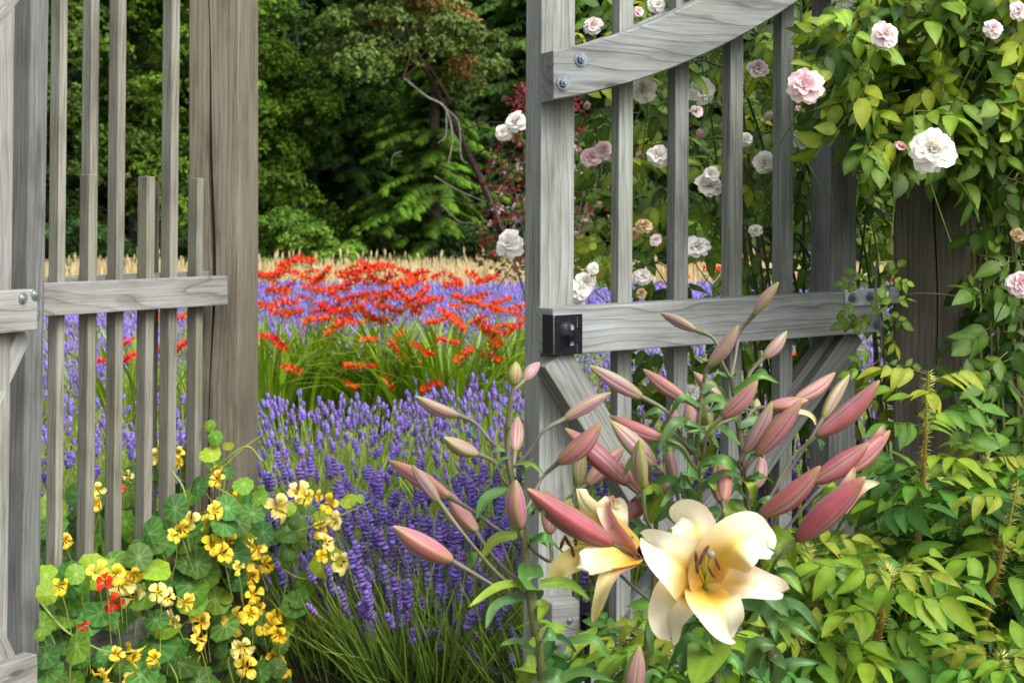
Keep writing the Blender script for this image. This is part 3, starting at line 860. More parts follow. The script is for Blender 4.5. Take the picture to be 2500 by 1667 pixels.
def lily_flower(root, Y, throat, petals, stamens, style, joint, label):
    """petals: list of (points (u,v,dY), width px, hint, colour function, cup, wave); stamens: (base, mid, tip)"""
    P3 = lambda q: np.array(at(q[0], q[1], Y + q[2]))
    t3 = P3(throat)
    fl = part("flower", join(tube([pt3(joint, root['_Y']) if '_Y' in root else pt3(joint, Y + .06), P3((throat[0], throat[1], throat[2] + .03)), t3], [.0035, .006, .011], 10, 10, col=(0.30, 0.34, 0.08))), M['stem'], root, t3)
    fl["label"] = label
    for i, (pp, wd, hint, cf, cup, wave) in enumerate(petals):
        part("petal", ribbon([P3(q) for q in pp], wd * 1.32 * Y / F, hint, 26, 15, cup=cup, wave=wave * 1.7, groove=.035, cfn=cf, prof=petal_prof(), seed=i + 3), M['petal'], fl)
    for (b, m_, t) in stamens:
        st = part("stamen", tube([P3(b), P3(m_), P3(t)], [.0016, .0012, .0008], 6, 12, col=(0.42, 0.44, 0.06)), M['stem'], fl)
        tt = P3(t)
        d = np.array([random.Random(int(t[0])).uniform(-.6, .6), -.2, .8])
        part("anther", blob(tt, .0100, (1, 1, 1), 7, 6, (.27, .27, 1.0), d), M['anther'], fl, tt)
    if style:
        b, m_, t = style
        part("pistil", join(tube([P3(b), P3(m_), P3(t)], [.003, .0022, .002], 8, 12, col=(0.40, 0.42, 0.08)), blob(P3(t), .0055, (0.17, 0.14, 0.13), 9, 5, (1, 1, .7), (0, -1, .4))), M['stem'], fl)
    return fl

fr = (0.0, -1.0, 0.15)
p1 = [((1722, 1432, .045), (1692, 1402, -.005), (1655, 1371, -.040), (1612, 1342, -.040), (1574, 1314, -.012)), 112, (-.25, -1, .35), petal_col(), .10, .04]
p3 = [((1724, 1428, .045), (1742, 1385, -.005), (1785, 1335, -.040), (1832, 1308, -.030), (1868, 1322, .0), (1872, 1334, .012)), 108, (.25, -1, .35), petal_col(), .10, .05]
p5 = [((1724, 1436, .045), (1735, 1460, -.010), (1757, 1492, -.035), (1776, 1528, -.030), (1785, 1556, -.008)), 98, (.1, -1, .45), petal_col(), .10, .04]
p2 = [((1720, 1425, .05), (1708, 1385, .015), (1700, 1325, -.012), (1690, 1276, .005), (1662, 1258, .030), (1648, 1275, .045)), 92, (-.1, -1, .2), petal_col(.8, blush=.15), .12, .08]
p4 = [((1728, 1436, .062), (1770, 1424, .050), (1822, 1424, .026), (1872, 1437, .022), (1908, 1446, .04)), 82, (.2, -1, .6), petal_col(.6, (0.84, 0.78, 0.64), (0.84, 0.70, 0.40), blush=.18), .16, .07]
p6 = [((1718, 1436, .05), (1685, 1440, .02), (1650, 1462, -.005), (1630, 1508, .005), (1638, 1550, .03)), 98, (-.2, -1, .4), petal_col(.8, (0.85, 0.80, 0.64), blush=.12), .14, .06]
C0 = (1723, 1432, .035)
st = [(C0, (1712, 1400, -.02), (1702, 1384, -.045)), (C0, (1716, 1385, -.02), (1713, 1362, -.050)), (C0, (1720, 1380, -.02), (1722, 1345, -.045)),
      (C0, (1732, 1395, -.02), (1737, 1395, -.050)), (C0, (1738, 1395, -.02), (1752, 1375, -.045)), (C0, (1710, 1395, -.02), (1700, 1362, -.04))]
lily_flower(lilyB, 1.90, (1722, 1440, .07), [p2, p4, p6, p1, p3, p5], st, (C0, (1729, 1390, -.025), (1735, 1352, -.055)), (1716, 1480), "fully open cream lily flower with orange throat")

q1 = [((1545, 1350, .0), (1497, 1310, .0), (1454, 1264, -.01), (1424, 1230, -.01), (1408, 1192, .01)), 66, (-.6, -1, -.3), petal_col(.8, (0.82, .74, .42)), -.14, .06]
q2 = [((1548, 1352, .0), (1497, 1354, -.02), (1435, 1362, -.03), (1379, 1386, -.035), (1352, 1428, -.02)), 74, (-.3, -.8, .8), petal_col(.9, (0.80, .66, .26), (0.80, .58, .14)), .14, .04]
q3 = [((1556, 1354, -.01), (1505, 1347, -.035), (1458, 1358, -.06), (1428, 1372, -.075), (1408, 1384, -.07)), 58, (.1, -1, .5), petal_col(.5), -.22, .10]
q4 = [((1556, 1357, -.01), (1510, 1378, -.03), (1482, 1415, -.045), (1469, 1455, -.04), (1457, 1506, -.01)), 36, (-.3, -1, .2), (lambda s, x: mixc((0.66, 0.34, 0.30), (0.80, 0.70, 0.36), sm(.1, .5, s + .2 * x))), .3, .10]
q5 = [((1560, 1356, .0), (1532, 1322, -.025), (1500, 1280, -.03), (1483, 1240, -.02), (1492, 1222, .0), (1512, 1226, .01)), 36, (-.7, -1, .1), (lambda s, x: mixc((0.58, 0.25, 0.26), (0.82, 0.74, 0.5), sm(.45, .95, s - .25 * x))), .3, .08]
q6 = [((1530, 1345, .02), (1466, 1332, .03), (1404, 1326, .03), (1362, 1330, .04)), 62, (-.2, -1, .3), petal_col(.6), .12, .05]
q7 = [((1500, 1320, .01), (1505, 1270, .0), (1508, 1240, .01), (1500, 1222, .02)), 42, (.2, -1, .2), petal_col(.2, (0.84, .78, .60), (0.83, .74, .5)), .2, .08]
C1 = (1520, 1342, .0)
st2 = [(C1, (1450, 1332, -.02), (1385, 1320, -.03)), (C1, (1440, 1338, -.02), (1398, 1345, -.03)), (C1, (1450, 1330, -.01), (1372, 1327, -.01)), (C1, (1450, 1336, .0), (1405, 1318, -.02))]
lily_flower(lilyE, 2.00, (1556, 1354, .0), [q6, q1, q7, q2, q4, q5, q3], st2, None, (1572, 1368), "side-on yellow lily flower with drooping petals")

# petal tips already prising open on two of the deep pink buds, and one peach curl
def tip_petal(pts, wd, c0, c1, Y, nm="petal_tip"):
    part(nm, ribbon([pt3(p, Y) for p in pts], wd * Y / F, (-.2, -1, .5), 12, 5, .2, cfn=lambda s, x: mixc(c0, c1, sm(.35, .85, s)), prof=lambda s: max(.05, math.sin(math.pi * (.35 + .64 * s)) ** .7)), M['petal'], lilyC)
tip_petal([(2035, 1255), (2062, 1195), (2078, 1165), (2086, 1140)], 30, (0.42, 0.13, 0.16), (0.80, 0.62, 0.42), YC - .11)
tip_petal([(2055, 1245), (2085, 1205), (2115, 1185), (2146, 1180)], 34, (0.60, 0.30, 0.22), (0.84, 0.72, 0.46), YC - .105)
tip_petal([(2110, 1120), (2138, 1075), (2152, 1052), (2158, 1036)], 22, (0.42, 0.13, 0.17), (0.80, 0.58, 0.50), YC + .04)
tip_petal([(1944, 1004), (1968, 1008), (1986, 1020), (1992, 1038)], 13, (0.80, 0.60, 0.30), (0.82, 0.58, 0.26), YC + .0)
# ------------------------------------------------------------------ leaf and flower prototypes
def leaf_proto(L=1.0, W=.55, n=5, fold=.18, droop=.18, c0=(.1, .2, .03), c1=(.13, .26, .04), rib=(.2, .3, .08), a=.75):
    """pointed leaf along +X, face +Z"""
    V, C = [], []
    for i in range(n + 1):
        s = i / n
        w_ = W / 2 * (math.sin(math.pi * (.04 + .955 * s) ** a) ** .85)
        if i == n: w_ = .0
        x = L * s; z = -droop * L * s * s
        for j, k in ((0, -1), (1, 0), (2, 1)):
            V.append((x, k * w_, z + (fold * w_ if k else 0))); C.append(rib if k == 0 else mixc(c0, c1, s))
    Fc = [(i * 3 + j, (i + 1) * 3 + j, (i + 1) * 3 + j + 1, i * 3 + j + 1) for i in range(n) for j in range(2)]
    return np.array(V), np.array(Fc), np.array(C)

def place(geo, loc, rot=None, sc=1.0):
    V, Fc, C = geo
    V = np.asarray(V) * sc
    if rot is not None: V = V @ np.array(rot).T
    return V + np.array(loc), Fc, C
def rotz(a): c, s = math.cos(a), math.sin(a); return np.array([[c, -s, 0], [s, c, 0], [0, 0, 1]])
def roty(a): c, s = math.cos(a), math.sin(a); return np.array([[c, 0, s], [0, 1, 0], [-s, 0, c]])
def rotx(a): c, s = math.cos(a), math.sin(a); return np.array([[1, 0, 0], [0, c, -s], [0, s, c]])

def pinnate(pairs, L, lw, ll, seed, cols, droop=.25, leafdroop=.3, fold=.2, n=5):
    """a compound leaf: rachis along +X with leaflets; about L long"""
    r = random.Random(seed)
    g = []
    axis = lambda s: np.array([L * s, 0, -droop * L * s * s])
    g.append(tube([axis(0), axis(.35), axis(.7), axis(1)], [.0016, .0013, .001, .0008], 4, 6, col=(0.16, 0.15, .05)))
    spots = [(1.0, 0)]
    for k in range(pairs): spots += [((.40 if pairs > 1 else .62) + (.42 * k / max(1, pairs - 1) if pairs > 1 else 0), sd) for sd in (1, -1)]
    for s, sd in spots:
        q = ll * r.uniform(.85, 1.12) * (1.15 if sd == 0 else (.8 + .25 * s))
        base = leaf_proto(1, lw * r.uniform(.9, 1.1), n, fold * r.uniform(.5, 1.5), leafdroop * r.uniform(.4, 1.6), *cols)
        ang = sd * math.radians(r.uniform(48, 68)) + (r.uniform(-.2, .2) if sd == 0 else 0)
        Rm = rotz(ang) @ roty(r.uniform(.0, .55) + droop * s * .8) @ rotx(r.uniform(-.5, .5))
        g.append(place(base, axis(s), Rm, q))
    return join(*g)

def quat_from(M3): return Matrix([list(r) for r in M3]).to_quaternion()
def leaf_rot(dir_, face, roll=0.0):
    """+X along dir_, +Z roughly along face"""
    x = nrm(np.array(dir_, float)); z = np.array(face, float); z = nrm(z - x * np.dot(x, z)); y = np.cross(z, x)
    Mx = np.stack([x, y, z], 1)
    return Mx @ rotx(roll)

# ------------------------------------------------------------------ roses
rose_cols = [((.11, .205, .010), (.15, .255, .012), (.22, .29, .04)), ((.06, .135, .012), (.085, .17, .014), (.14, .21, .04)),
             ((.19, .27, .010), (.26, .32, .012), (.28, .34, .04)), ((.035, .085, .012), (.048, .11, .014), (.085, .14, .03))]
rose_leaf_me = {}
for ci, cols in enumerate(rose_cols):
    for k in range(3):
        rose_leaf_me[ci, k] = (g := pinnate([2, 2, 1][k], .080, .58, .051, 40 + k, cols), make_mesh("leaf", *g, M['rose_leaf']))

def petal_mesh(Lp, Wp, cup, curl, c_in, c_out, seed):
    r = random.Random(seed)
    n, m = 7, 7
    V, C = [], []
    for i in range(n):
        s = i / (n - 1)
        w_ = Wp / 2 * (.30 + .70 * math.sin(math.pi * .5 * min(1, s * 1.35))) * (1 - .35 * sm(.8, 1, s))
        for j in range(m):
            x = 2 * j / (m - 1) - 1
            notch = -.05 * Lp * math.cos(x * 5 + r.random()) * (s ** 4)
            V.append((Lp * s + notch - .10 * Lp * x * x * s, x * w_, cup * Lp * (x * x) * .8 + cup * Lp * math.sin(math.pi * s * .8) * .5 - curl * Lp * sm(.55, 1, s) * (1 + .4 * r.random()) + .02 * Lp * math.sin(7 * x + 5 * s + seed)))
            C.append(mixc(c_in, c_out, sm(0, .8, s)))
    Fc = [(i * m + j, i * m + j + 1, (i + 1) * m + j + 1, (i + 1) * m + j) for i in range(n - 1) for j in range(m - 1)]
    return make_mesh("petal", V, np.array(Fc), C, M['rose_petal'])

ROSE_TONES = {'w': ((.84, .79, .68), (.94, .935, .91)), 'p': ((.80, .42, .46), (.86, .70, .72)), 'b': ((.80, .58, .58), (.87, .79, .79)), 't': ((.40, .28, .14), (.62, .48, .28))}
rose_pm = {}
for tn, (ci_, co_) in ROSE_TONES.items():
    rose_pm[tn] = [petal_mesh(1, 1.0, .18, .16, ci_, co_, 1), petal_mesh(1, .85, .30, .05, ci_, mixc(ci_, co_, .8), 2), petal_mesh(1, .7, .45, -.05, ci_, mixc(ci_, co_, .6), 3)]
CAL = join(*[place(leaf_proto(1, .35, 3, .1, .3, (.10, .18, .03), (.13, .2, .04), (.15, .22, .05)), (0, 0, 0), rotz(k * 1.2566) @ roty(.25)) for k in range(5)], blob((0, 0, -.12), .2, (.10, .17, .03), 8, 5))
calyx_me = make_mesh("calyx", *CAL, M['stem'])

def rose_bloom(parent, c, d, tone, face, seed, bud=False):
    """a double rose: calyx, then whorls of separate petals"""
    r = random.Random(seed)
    z = nrm(np.array(face, float))
    M3 = frames(np.array([z]), roll=np.array([r.uniform(0, 6.28)]))[0]
    rad = d / 2
    o = add_obj("rose_bud" if bud else "rose_bloom", calyx_me, parent, world=np.array(c) - z * rad * .35, rot=quat_from(M3), scale=rad * (.55 if not bud else .7))
    S = 1 / (.55 if not bud else .7)
    whorls = [(5, .30, .75, 2), (4, .95, .60, 2)] if bud else [(7, -.10, 1.0, 0), (7, .22, .92, 0), (6, .55, .76, 1), (5, .85, .60, 1), (4, 1.15, .45, 2)]
    if bud: whorls = [(4, 1.12, 1.0, 2), (3, 1.3, .9, 2)]
    for wi, (n, el, ln_, pm) in enumerate(whorls):
        for k in range(n):
            a = 2 * math.pi * (k + .37 * wi + r.uniform(-.18, .18)) / n
            e = el + r.uniform(-.16, .16)
            Rm = rotz(a) @ roty(-e) @ rotx(r.uniform(-.35, .35))
            L_ = ln_ * S * r.uniform(.86, 1.1) * (.95 if not bud else 1.0)
            q = add_obj("petal", rose_pm[tone][pm], o, local=(Rm @ np.array([.08 * S, 0, .02 * S * wi])) + np.array([0, 0, .25 * S * .6]), rot=quat_from(Rm), scale=(L_, L_ * r.uniform(.85, 1.15), L_))
    return o

root1 = empty("climbing_rose", (1.05, 4.45, 0), "tangled climbing rose with white and pink blooms growing behind the gate bars", "rose")
root2 = empty("climbing_rose", (1.30, 3.80, 0), "bright yellow-green climbing rose draped over the thick brown post", "rose")

def gateY(u):
    t = ray_t(u); return (B + A * t).y
roses1 = [(1446, 60, 44, 'b'), (1558, 28, 24, 'p'), (1604, 13, 40, 'w'), (1568, 219, 56, 'w'), (1718, 223, 64, 'w'), (1701, 270, 30, 'b'), (1850, 163, 50, 'b'), (1258, 295, 54, 'w'), (1227, 324, 38, 'w'),
          (1242, 594, 64, 'w'), (1441, 382, 48, 'p'), (1473, 364, 42, 'p'), (1604, 380, 52, 'w'), (1820, 340, 34, 'w'), (1959, 337, 46, 'w'), (1867, 397, 54, 'w'), (1731, 446, 60, 'w'), (1700, 600, 60, 'w'),
          (1573, 549, 36, 't'), (1448, 656, 28, 'w'), (1428, 690, 50, 'w'), (1570, 672, 38, 'w'), (1415, 706, 50, 'w'), (1412, 739, 36, 'b'), (1565, 715, 26, 't'), (1690, 955, 44, 'w'), (1845, 560, 30, 'w'), (1660, 660, 34, 'w'), (1600, 585, 30, 'b'), (1735, 425, 40, 'w'), (1545, 570, 28, 't')]
buds1 = [(1429, 265, 28, 'b'), (1557, 387, 28, 'p'), (1709, 335, 32, 'p'), (1870, 292, 32, 'b'), (1410, 576, 20, 'p'), (1466, 500, 16, 'p')]
roses2 = [(1964, 207, 80, 'p', 3.28), (2161, 84, 62, 'b', 3.22), (2275, 365, 104, 'w', 3.20), (2492, 690, 60, 'p', 3.4), (2490, 25, 44, 'b', 3.28), (2485, 572, 30, 't', 3.4), (2424, 71, 44, 'b', 3.22)]
buds2 = [(1954, 268, 26, 'p', 3.36), (2206, 360, 44, 'p', 3.22)]
bloom_pts = []
for i, (u, v, d, tn) in enumerate(roses1):
    Y = gateY(u) + R.uniform(.07, .15) if u > 1395 else 4.35
    if u < 1395: Y = 4.2
    p = at(u, v, Y); bloom_pts.append((p, 1))
    rose_bloom(root1, p, d * 1.12 * Y / F, tn, (R.uniform(-.5, .5), -1, R.uniform(-.1, .9)), 300 + i)
for i, (u, v, d, tn) in enumerate(buds1):
    Y = gateY(u) + R.uniform(.15, .3); p = at(u, v, Y); bloom_pts.append((p, 1))
    rose_bloom(root1, p, d * 1.3 * Y / F, tn, (R.uniform(-.7, .7), -.4, .8), 400 + i, True)
for i, (u, v, d, tn, Y) in enumerate(roses2):
    p = at(u, v, Y); bloom_pts.append((p, 2))
    rose_bloom(root2, p, d * 1.12 * Y / F, tn, (R.uniform(-.5, .2), -1, R.uniform(.1, .5)), 500 + i)
for i, (u, v, d, tn, Y) in enumerate(buds2):
    p = at(u, v, Y); bloom_pts.append((p, 2))
    rose_bloom(root2, p, d * 1.25 * Y / F, tn, (-.8, -.5, .3), 600 + i, True)

# canes
def cane(root, pts, r0, r1, col=(0.055, 0.085, 0.02), n=None):
    part("cane", tube([np.array(p) for p in pts], [r0, (r0 + r1) / 2, r1], 6, n or 5 * len(pts), col=col), M['stem'], root)
for i in range(26):
    x0, y0 = 1.05 + R.uniform(-.25, .25), 4.45 + R.uniform(-.2, .3)
    u = R.uniform(1400, 2160); v = R.uniform(-60, 760)
    Y = gateY(u) + R.uniform(.15, .7)
    e = at(u, v, Y)
    m1 = Vector((x0 + (e.x - x0) * .35, y0 + (e.y - y0) * .3, .55 + .45 * max(.4, e.z))) + Vector((R.uniform(-.12, .12), R.uniform(-.1, .1), R.uniform(-.1, .25)))
    m2 = Vector((x0 + (e.x - x0) * .75, y0 + (e.y - y0) * .7, .2 + .9 * e.z + R.uniform(0, .15)))
    cane(root1, [(x0, y0, 0), m1, m2, e], R.uniform(.004, .008), .0015, (0.045, 0.085, 0.02) if i % 3 else (0.09, 0.085, 0.03))
for p, w_ in bloom_pts:
    rt = root1 if w_ == 1 else root2
    q = p + Vector((R.uniform(-.06, .12), .10 + R.uniform(0, .1), -R.uniform(.10, .22)))
    cane(rt, [q, p + Vector((R.uniform(-.02, .02), .06, -.05)), p + Vector((0, .012, -.004))], .0018, .0012, (0.10, 0.15, 0.03), 10)
for i in range(16):
    x0, y0 = 1.36 + R.uniform(-.15, .15), 3.85 + R.uniform(-.1, .25)
    e = at(R.uniform(1985, 2560), R.uniform(-80, 560), R.uniform(3.35, 3.9))
    top = Vector((x0 + (e.x - x0) * .4, y0 - .1, max(e.z + R.uniform(.05, .3), 1.6)))
    cane(root2, [(x0, y0, 0), (x0 + R.uniform(-.1, .1), y0, 1.0), top, e], R.uniform(.005, .009), .0015, (0.11, 0.085, 0.04) if i % 2 else (0.10, 0.12, 0.03))
# the bare twig that crosses the post
cane(root2, [at(2530, 800, 3.72), at(2440, 742, 3.66), at(2330, 722, 3.62), at(2240, 716, 3.60), at(2190, 726, 3.62), at(2120, 735, 3.6)], .0022, .0012, (0.09, 0.075, 0.05), 24)
cane(root2, [at(2140, 640, 3.62), at(2138, 720, 3.6), at(2150, 800, 3.6), at(2150, 870, 3.6), at(2110, 905, 3.6)], .003, .0018, (0.10, 0.075, 0.06), 18)
cane(root2, [at(2530, 1010, 3.7), at(2440, 915, 3.7), at(2345, 915, 3.66)], .002, .0012, (0.11, 0.085, 0.06), 18)

def put_leaf(parent, key, p, dir_, face, sc):
    Mx = leaf_rot(dir_, face, R.uniform(-.5, .5))
    add_obj("leaf", rose_leaf_me[key][1], parent, world=p, rot=quat_from(Mx), scale=sc)
def stuff_leaves(name, parent, protos, items, mat):
    """items: (proto index, point, 3x3, scale, shade)"""
    gs = []
    for pi, proto in enumerate(protos):
        it = [i for i in items if i[0] == pi]
        if not it: continue
        P = np.array([i[1] for i in it]); Ms = np.array([np.array(i[2]) * i[3] for i in it]); mul = np.array([np.full(3, i[4]) for i in it])
        gs.append(stamp(proto, P, Ms, mul))
    o = part(name, join(*gs), mat, parent)
    o["kind"] = "stuff"
    return o

# leaves behind the gate
def leaf_dir(): return (R.uniform(-1, 1), R.uniform(-.9, .3), R.uniform(-.7, .45))
def leaf_face(): return (R.uniform(-.6, .6), R.uniform(-1.0, -.1), R.uniform(.3, 1.0))
for i in range(290):
    u = R.uniform(1400, 2190); v = R.uniform(-50, 1000)
    if v > 600 and R.random() < .35: v = R.uniform(-50, 600)
    if u < 1480 and R.random() < .4: u = R.uniform(1480, 2190)
    Y = gateY(u) + R.uniform(.14, .75)
    put_leaf(root1, (R.choice([0, 0, 1, 1, 2, 3]), R.randrange(3)), at(u, v, Y), leaf_dir(), leaf_face(), R.uniform(.7, 1.35))
pr = [rose_leaf_me[c, k][0] for c in (1, 3, 0) for k in range(3)]
items = []
for i in range(620):
    u = R.uniform(1480, 2420); v = R.uniform(-60, 1080)
    if u < 1700 and R.random() < .35: continue
    Y = 4.45 + R.uniform(.2, 1.1)
    items.append((R.randrange(9), np.array(at(u, v, Y)), leaf_rot(leaf_dir(), leaf_face(), R.uniform(-.6, .6)), R.uniform(.8, 1.5), R.uniform(.6, 1.1)))
stuff_leaves("foliage", root1, pr, items, M['rose_leaf'])

# the rose over the post: a dense canopy of yellow-green leaves
def canopy_ok(u, v):
    lim = np.interp(u, [1950, 2010, 2060, 2130, 2250, 2330, 2420, 2500], [120, 240, 320, 380, 420, 460, 480, 450])
    return v < lim
cnt = 0
while cnt < 285:
    u = R.uniform(2010, 2540); v = R.uniform(-60, 540)
    if not canopy_ok(u, v): continue
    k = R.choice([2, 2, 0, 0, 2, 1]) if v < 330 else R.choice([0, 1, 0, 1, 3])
    put_leaf(root2, (k, R.randrange(3)), at(u, v, R.uniform(3.36, 3.75)), (R.uniform(-1, 1), R.uniform(-.9, .3), R.uniform(-.7, .7)), (R.uniform(-.6, .7), R.uniform(-.9, .0), R.uniform(.3, 1.0)), R.uniform(.65, 1.35))
    cnt += 1
items = []
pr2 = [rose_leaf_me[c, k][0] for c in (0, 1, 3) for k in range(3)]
while len(items) < 560:
    u = R.uniform(2050, 2640); v = R.uniform(-80, 520)
    if not canopy_ok(u, v + 60): continue
    items.append((R.randrange(9), np.array(at(u, v, R.uniform(3.42, 4.15))), leaf_rot(leaf_dir(), leaf_face(), R.uniform(-.6, .6)), R.uniform(.8, 1.4), R.uniform(.7, 1.1)))
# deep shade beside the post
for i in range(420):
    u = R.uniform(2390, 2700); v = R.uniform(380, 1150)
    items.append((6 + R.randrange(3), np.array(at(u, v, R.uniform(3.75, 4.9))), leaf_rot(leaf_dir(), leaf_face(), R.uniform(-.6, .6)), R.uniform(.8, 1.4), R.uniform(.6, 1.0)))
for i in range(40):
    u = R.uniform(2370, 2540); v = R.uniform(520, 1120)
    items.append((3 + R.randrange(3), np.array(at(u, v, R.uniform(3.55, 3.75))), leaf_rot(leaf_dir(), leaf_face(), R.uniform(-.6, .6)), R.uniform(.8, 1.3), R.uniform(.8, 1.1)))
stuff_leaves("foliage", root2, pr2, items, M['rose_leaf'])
# loose sprigs hanging by the hinge
for (u, v, du, dv) in ((2105, 700, -60, -20), (2130, 690, -70, -60), (2150, 680, 60, -40), (2170, 690, 60, 0), (2110, 770, -80, 30), (2130, 760, -60, 60), (2160, 760, 50, 30), (2165, 800, 40, 60),
                       (2150, 880, 80, 30), (2120, 900, -60, 0), (2140, 780, 10, -40), (2100, 730, -60, 40), (2170, 740, 50, -20), (2125, 850, -40, 40), (2180, 890, 90, 10), (2385, 650, -30, 30), (2410, 640, 30, -60), (2395, 690, -20, 50)):
    put_leaf(root2, (R.choice([0, 1, 1]), R.randrange(3)), at(u, v, R.uniform(3.5, 3.6)), (du / 60, -.25, -dv / 60), (R.uniform(-.2, .2), -1, R.uniform(.2, .6)), R.uniform(.5, .68))

# ------------------------------------------------------------------ bristly rose shrub in front of the post
bush = empty("rose_bush", at(2230, 2050, 2.85).xy.to_3d(), "low bristly stemmed rose bush with fresh green leaves before the thick brown post", "bush")
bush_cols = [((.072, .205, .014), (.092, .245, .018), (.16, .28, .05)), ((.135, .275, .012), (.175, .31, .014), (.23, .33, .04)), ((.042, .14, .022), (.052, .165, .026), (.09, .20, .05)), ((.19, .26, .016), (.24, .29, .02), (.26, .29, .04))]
bush_me = {}
for ci, cols in enumerate(bush_cols):
    for k in range(3):
        g = pinnate([2, 3, 2][k], .11, .44, .064, 90 + k, cols, .3, .3, .35, 6)
        bush_me[ci, k] = (g, make_mesh("leaf", *g, M['bush_leaf']))
def bristly_cane(pts, r0, seed):
    rr = random.Random(seed)
    P = [np.array(p) for p in pts]
    o = part("cane", tube(P, [r0, r0 * .92, r0 * .75, r0 * .18], 8, 30, cfn=lambda t: mixc((0.15, 0.15, 0.04), mixc((0.26, 0.17, 0.03), (0.27, 0.33, 0.05), sm(.72, .95, t)), sm(.2, .6, t))), M['stem'], bush, P[0])
    Q = catmull(P, 120)
    Ps, Ds = [], []
    for i in range(420):
        t = rr.random() ** .8
        k = min(118, int(t * 119)); tg = nrm(Q[k + 1] - Q[k])
        d = nrm(np.cross(tg, np.array([rr.gauss(0, 1), rr.gauss(0, 1), rr.gauss(0, 1)])) )
        Ps.append(Q[k] + d * r0 * .6); Ds.append(d + tg * rr.uniform(-.2, .3))
    spine = (np.array([(-.06, -.045, 0), (.06, -.045, 0), (0, .075, 0), (0, 0, 1.0)]), np.array([(0, 1, 3), (1, 2, 3), (2, 0, 3)]), np.array([(.30, .30, .06)] * 3 + [(.42, .42, .11)]))
    D = np.array(Ds); Mx = frames(D) * np.array([rr.uniform(.009, .018) for _ in Ps])[:, None, None]
    b = part("bristles", stamp(spine, np.array(Ps), Mx), M['stem'], o)
    b["kind"] = "stuff"
    return Q
cane_px = [([(2235, 1720), (2244, 1255), (2253, 1172), (2260, 1021), (2267, 905)], 2.75, .0075), ([(2120, 1720), (2131, 1606), (2150, 1516), (2160, 1418), (2168, 1390)], 2.45, .0095),
           ([(2000, 1720), (1990, 1443), (1978, 1380), (1969, 1335)], 2.75, .0075), ([(1955, 1720), (1951, 1606), (1947, 1534)], 2.55, .0075), ([(2370, 1720), (2392, 1281), (2403, 1165), (2408, 1110)], 2.9, .0075),
           ([(2360, 1720), (2385, 1606), (2424, 1425), (2453, 1317), (2486, 1172)], 2.75, .009), ([(2205, 1720), (2211, 1606), (2211, 1461), (2220, 1400)], 2.85, .006), ([(2120, 1720), (2112, 1400), (2110, 1245), (2112, 1220)], 3.05, .006),
           ([(2440, 1740), (2439, 1642), (2445, 1600)], 2.5, .007), ([(1660, 1740), (1646, 1658), (1626, 1600), (1619, 1536)], 2.45, .006), ([(1480, 1760), (1490, 1660), (1510, 1590), (1530, 1560)], 2.6, .005),
           ([(2540, 1720), (2520, 1400), (2530, 1150)], 2.9, .007), ([(2310, 1740), (2318, 1500), (2330, 1300)], 3.0, .006), ([(2040, 1740), (2060, 1500), (2070, 1330)], 2.95, .006)]
nleaf = 0
for i, (px, Y, r0) in enumerate(cane_px):
    pts = [at(u, v, Y + .05 * k) for k, (u, v) in enumerate(px[::-1])][::-1]
    g0 = Vector(pts[0]); pts = [Vector((g0.x, g0.y + .03, 0))] + pts
    Q = bristly_cane(pts, r0, 50 + i)
    vis = [k for k in range(120) if vpx(Q[k]) < 1690]
    n = max(4, int(len(vis) / 5.2))
    for j in range(n):
        k = vis[int((j + .5) / n * len(vis))]
        a = j * 2.4 + i
        topness = (j + 1) / n
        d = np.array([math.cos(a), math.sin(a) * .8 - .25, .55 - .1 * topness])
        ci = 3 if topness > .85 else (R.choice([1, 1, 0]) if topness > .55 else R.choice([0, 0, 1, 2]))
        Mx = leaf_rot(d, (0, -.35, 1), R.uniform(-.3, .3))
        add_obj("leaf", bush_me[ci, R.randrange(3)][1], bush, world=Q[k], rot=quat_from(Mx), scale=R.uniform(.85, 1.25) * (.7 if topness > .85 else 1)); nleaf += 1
def bush_top(u): return np.interp(u, [1420, 1500, 1600, 1700, 1850, 1950, 2050, 2150, 2300, 2400, 2560], [1680, 1660, 1640, 1620, 1580, 1350, 1270, 1200, 1130, 1110, 1110])
while nleaf < 292:
    u = R.uniform(1560, 2540); v = R.uniform(1090, 1700)
    if u < 1900 and R.random() < .45: continue
    if v < bush_top(u): continue
    Y = R.uniform(2.75, 3.4)
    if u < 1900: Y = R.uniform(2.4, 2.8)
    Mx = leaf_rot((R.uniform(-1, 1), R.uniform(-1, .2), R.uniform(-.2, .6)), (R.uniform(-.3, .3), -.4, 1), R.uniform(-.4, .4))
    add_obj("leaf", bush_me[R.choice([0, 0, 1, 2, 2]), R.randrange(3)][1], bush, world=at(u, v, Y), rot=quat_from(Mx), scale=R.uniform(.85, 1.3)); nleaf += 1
items = []
prb = [bush_me[c, k][0] for c in (2, 0) for k in range(3)]
while len(items) < 420:
    u = R.uniform(1880, 2640); v = R.uniform(1090, 1850)
    if v < bush_top(u) + 40: continue
    items.append((R.randrange(6), np.array(at(u, v, R.uniform(2.95, 3.7))), leaf_rot((R.uniform(-1, 1), R.uniform(-1, .2), R.uniform(-.4, .5)), (R.uniform(-.3, .3), -.4, 1), R.uniform(-.4, .4)), R.uniform(.9, 1.35), R.uniform(.65, 1.05)))
stuff_leaves("foliage", bush, prb, items, M['bush_leaf'])
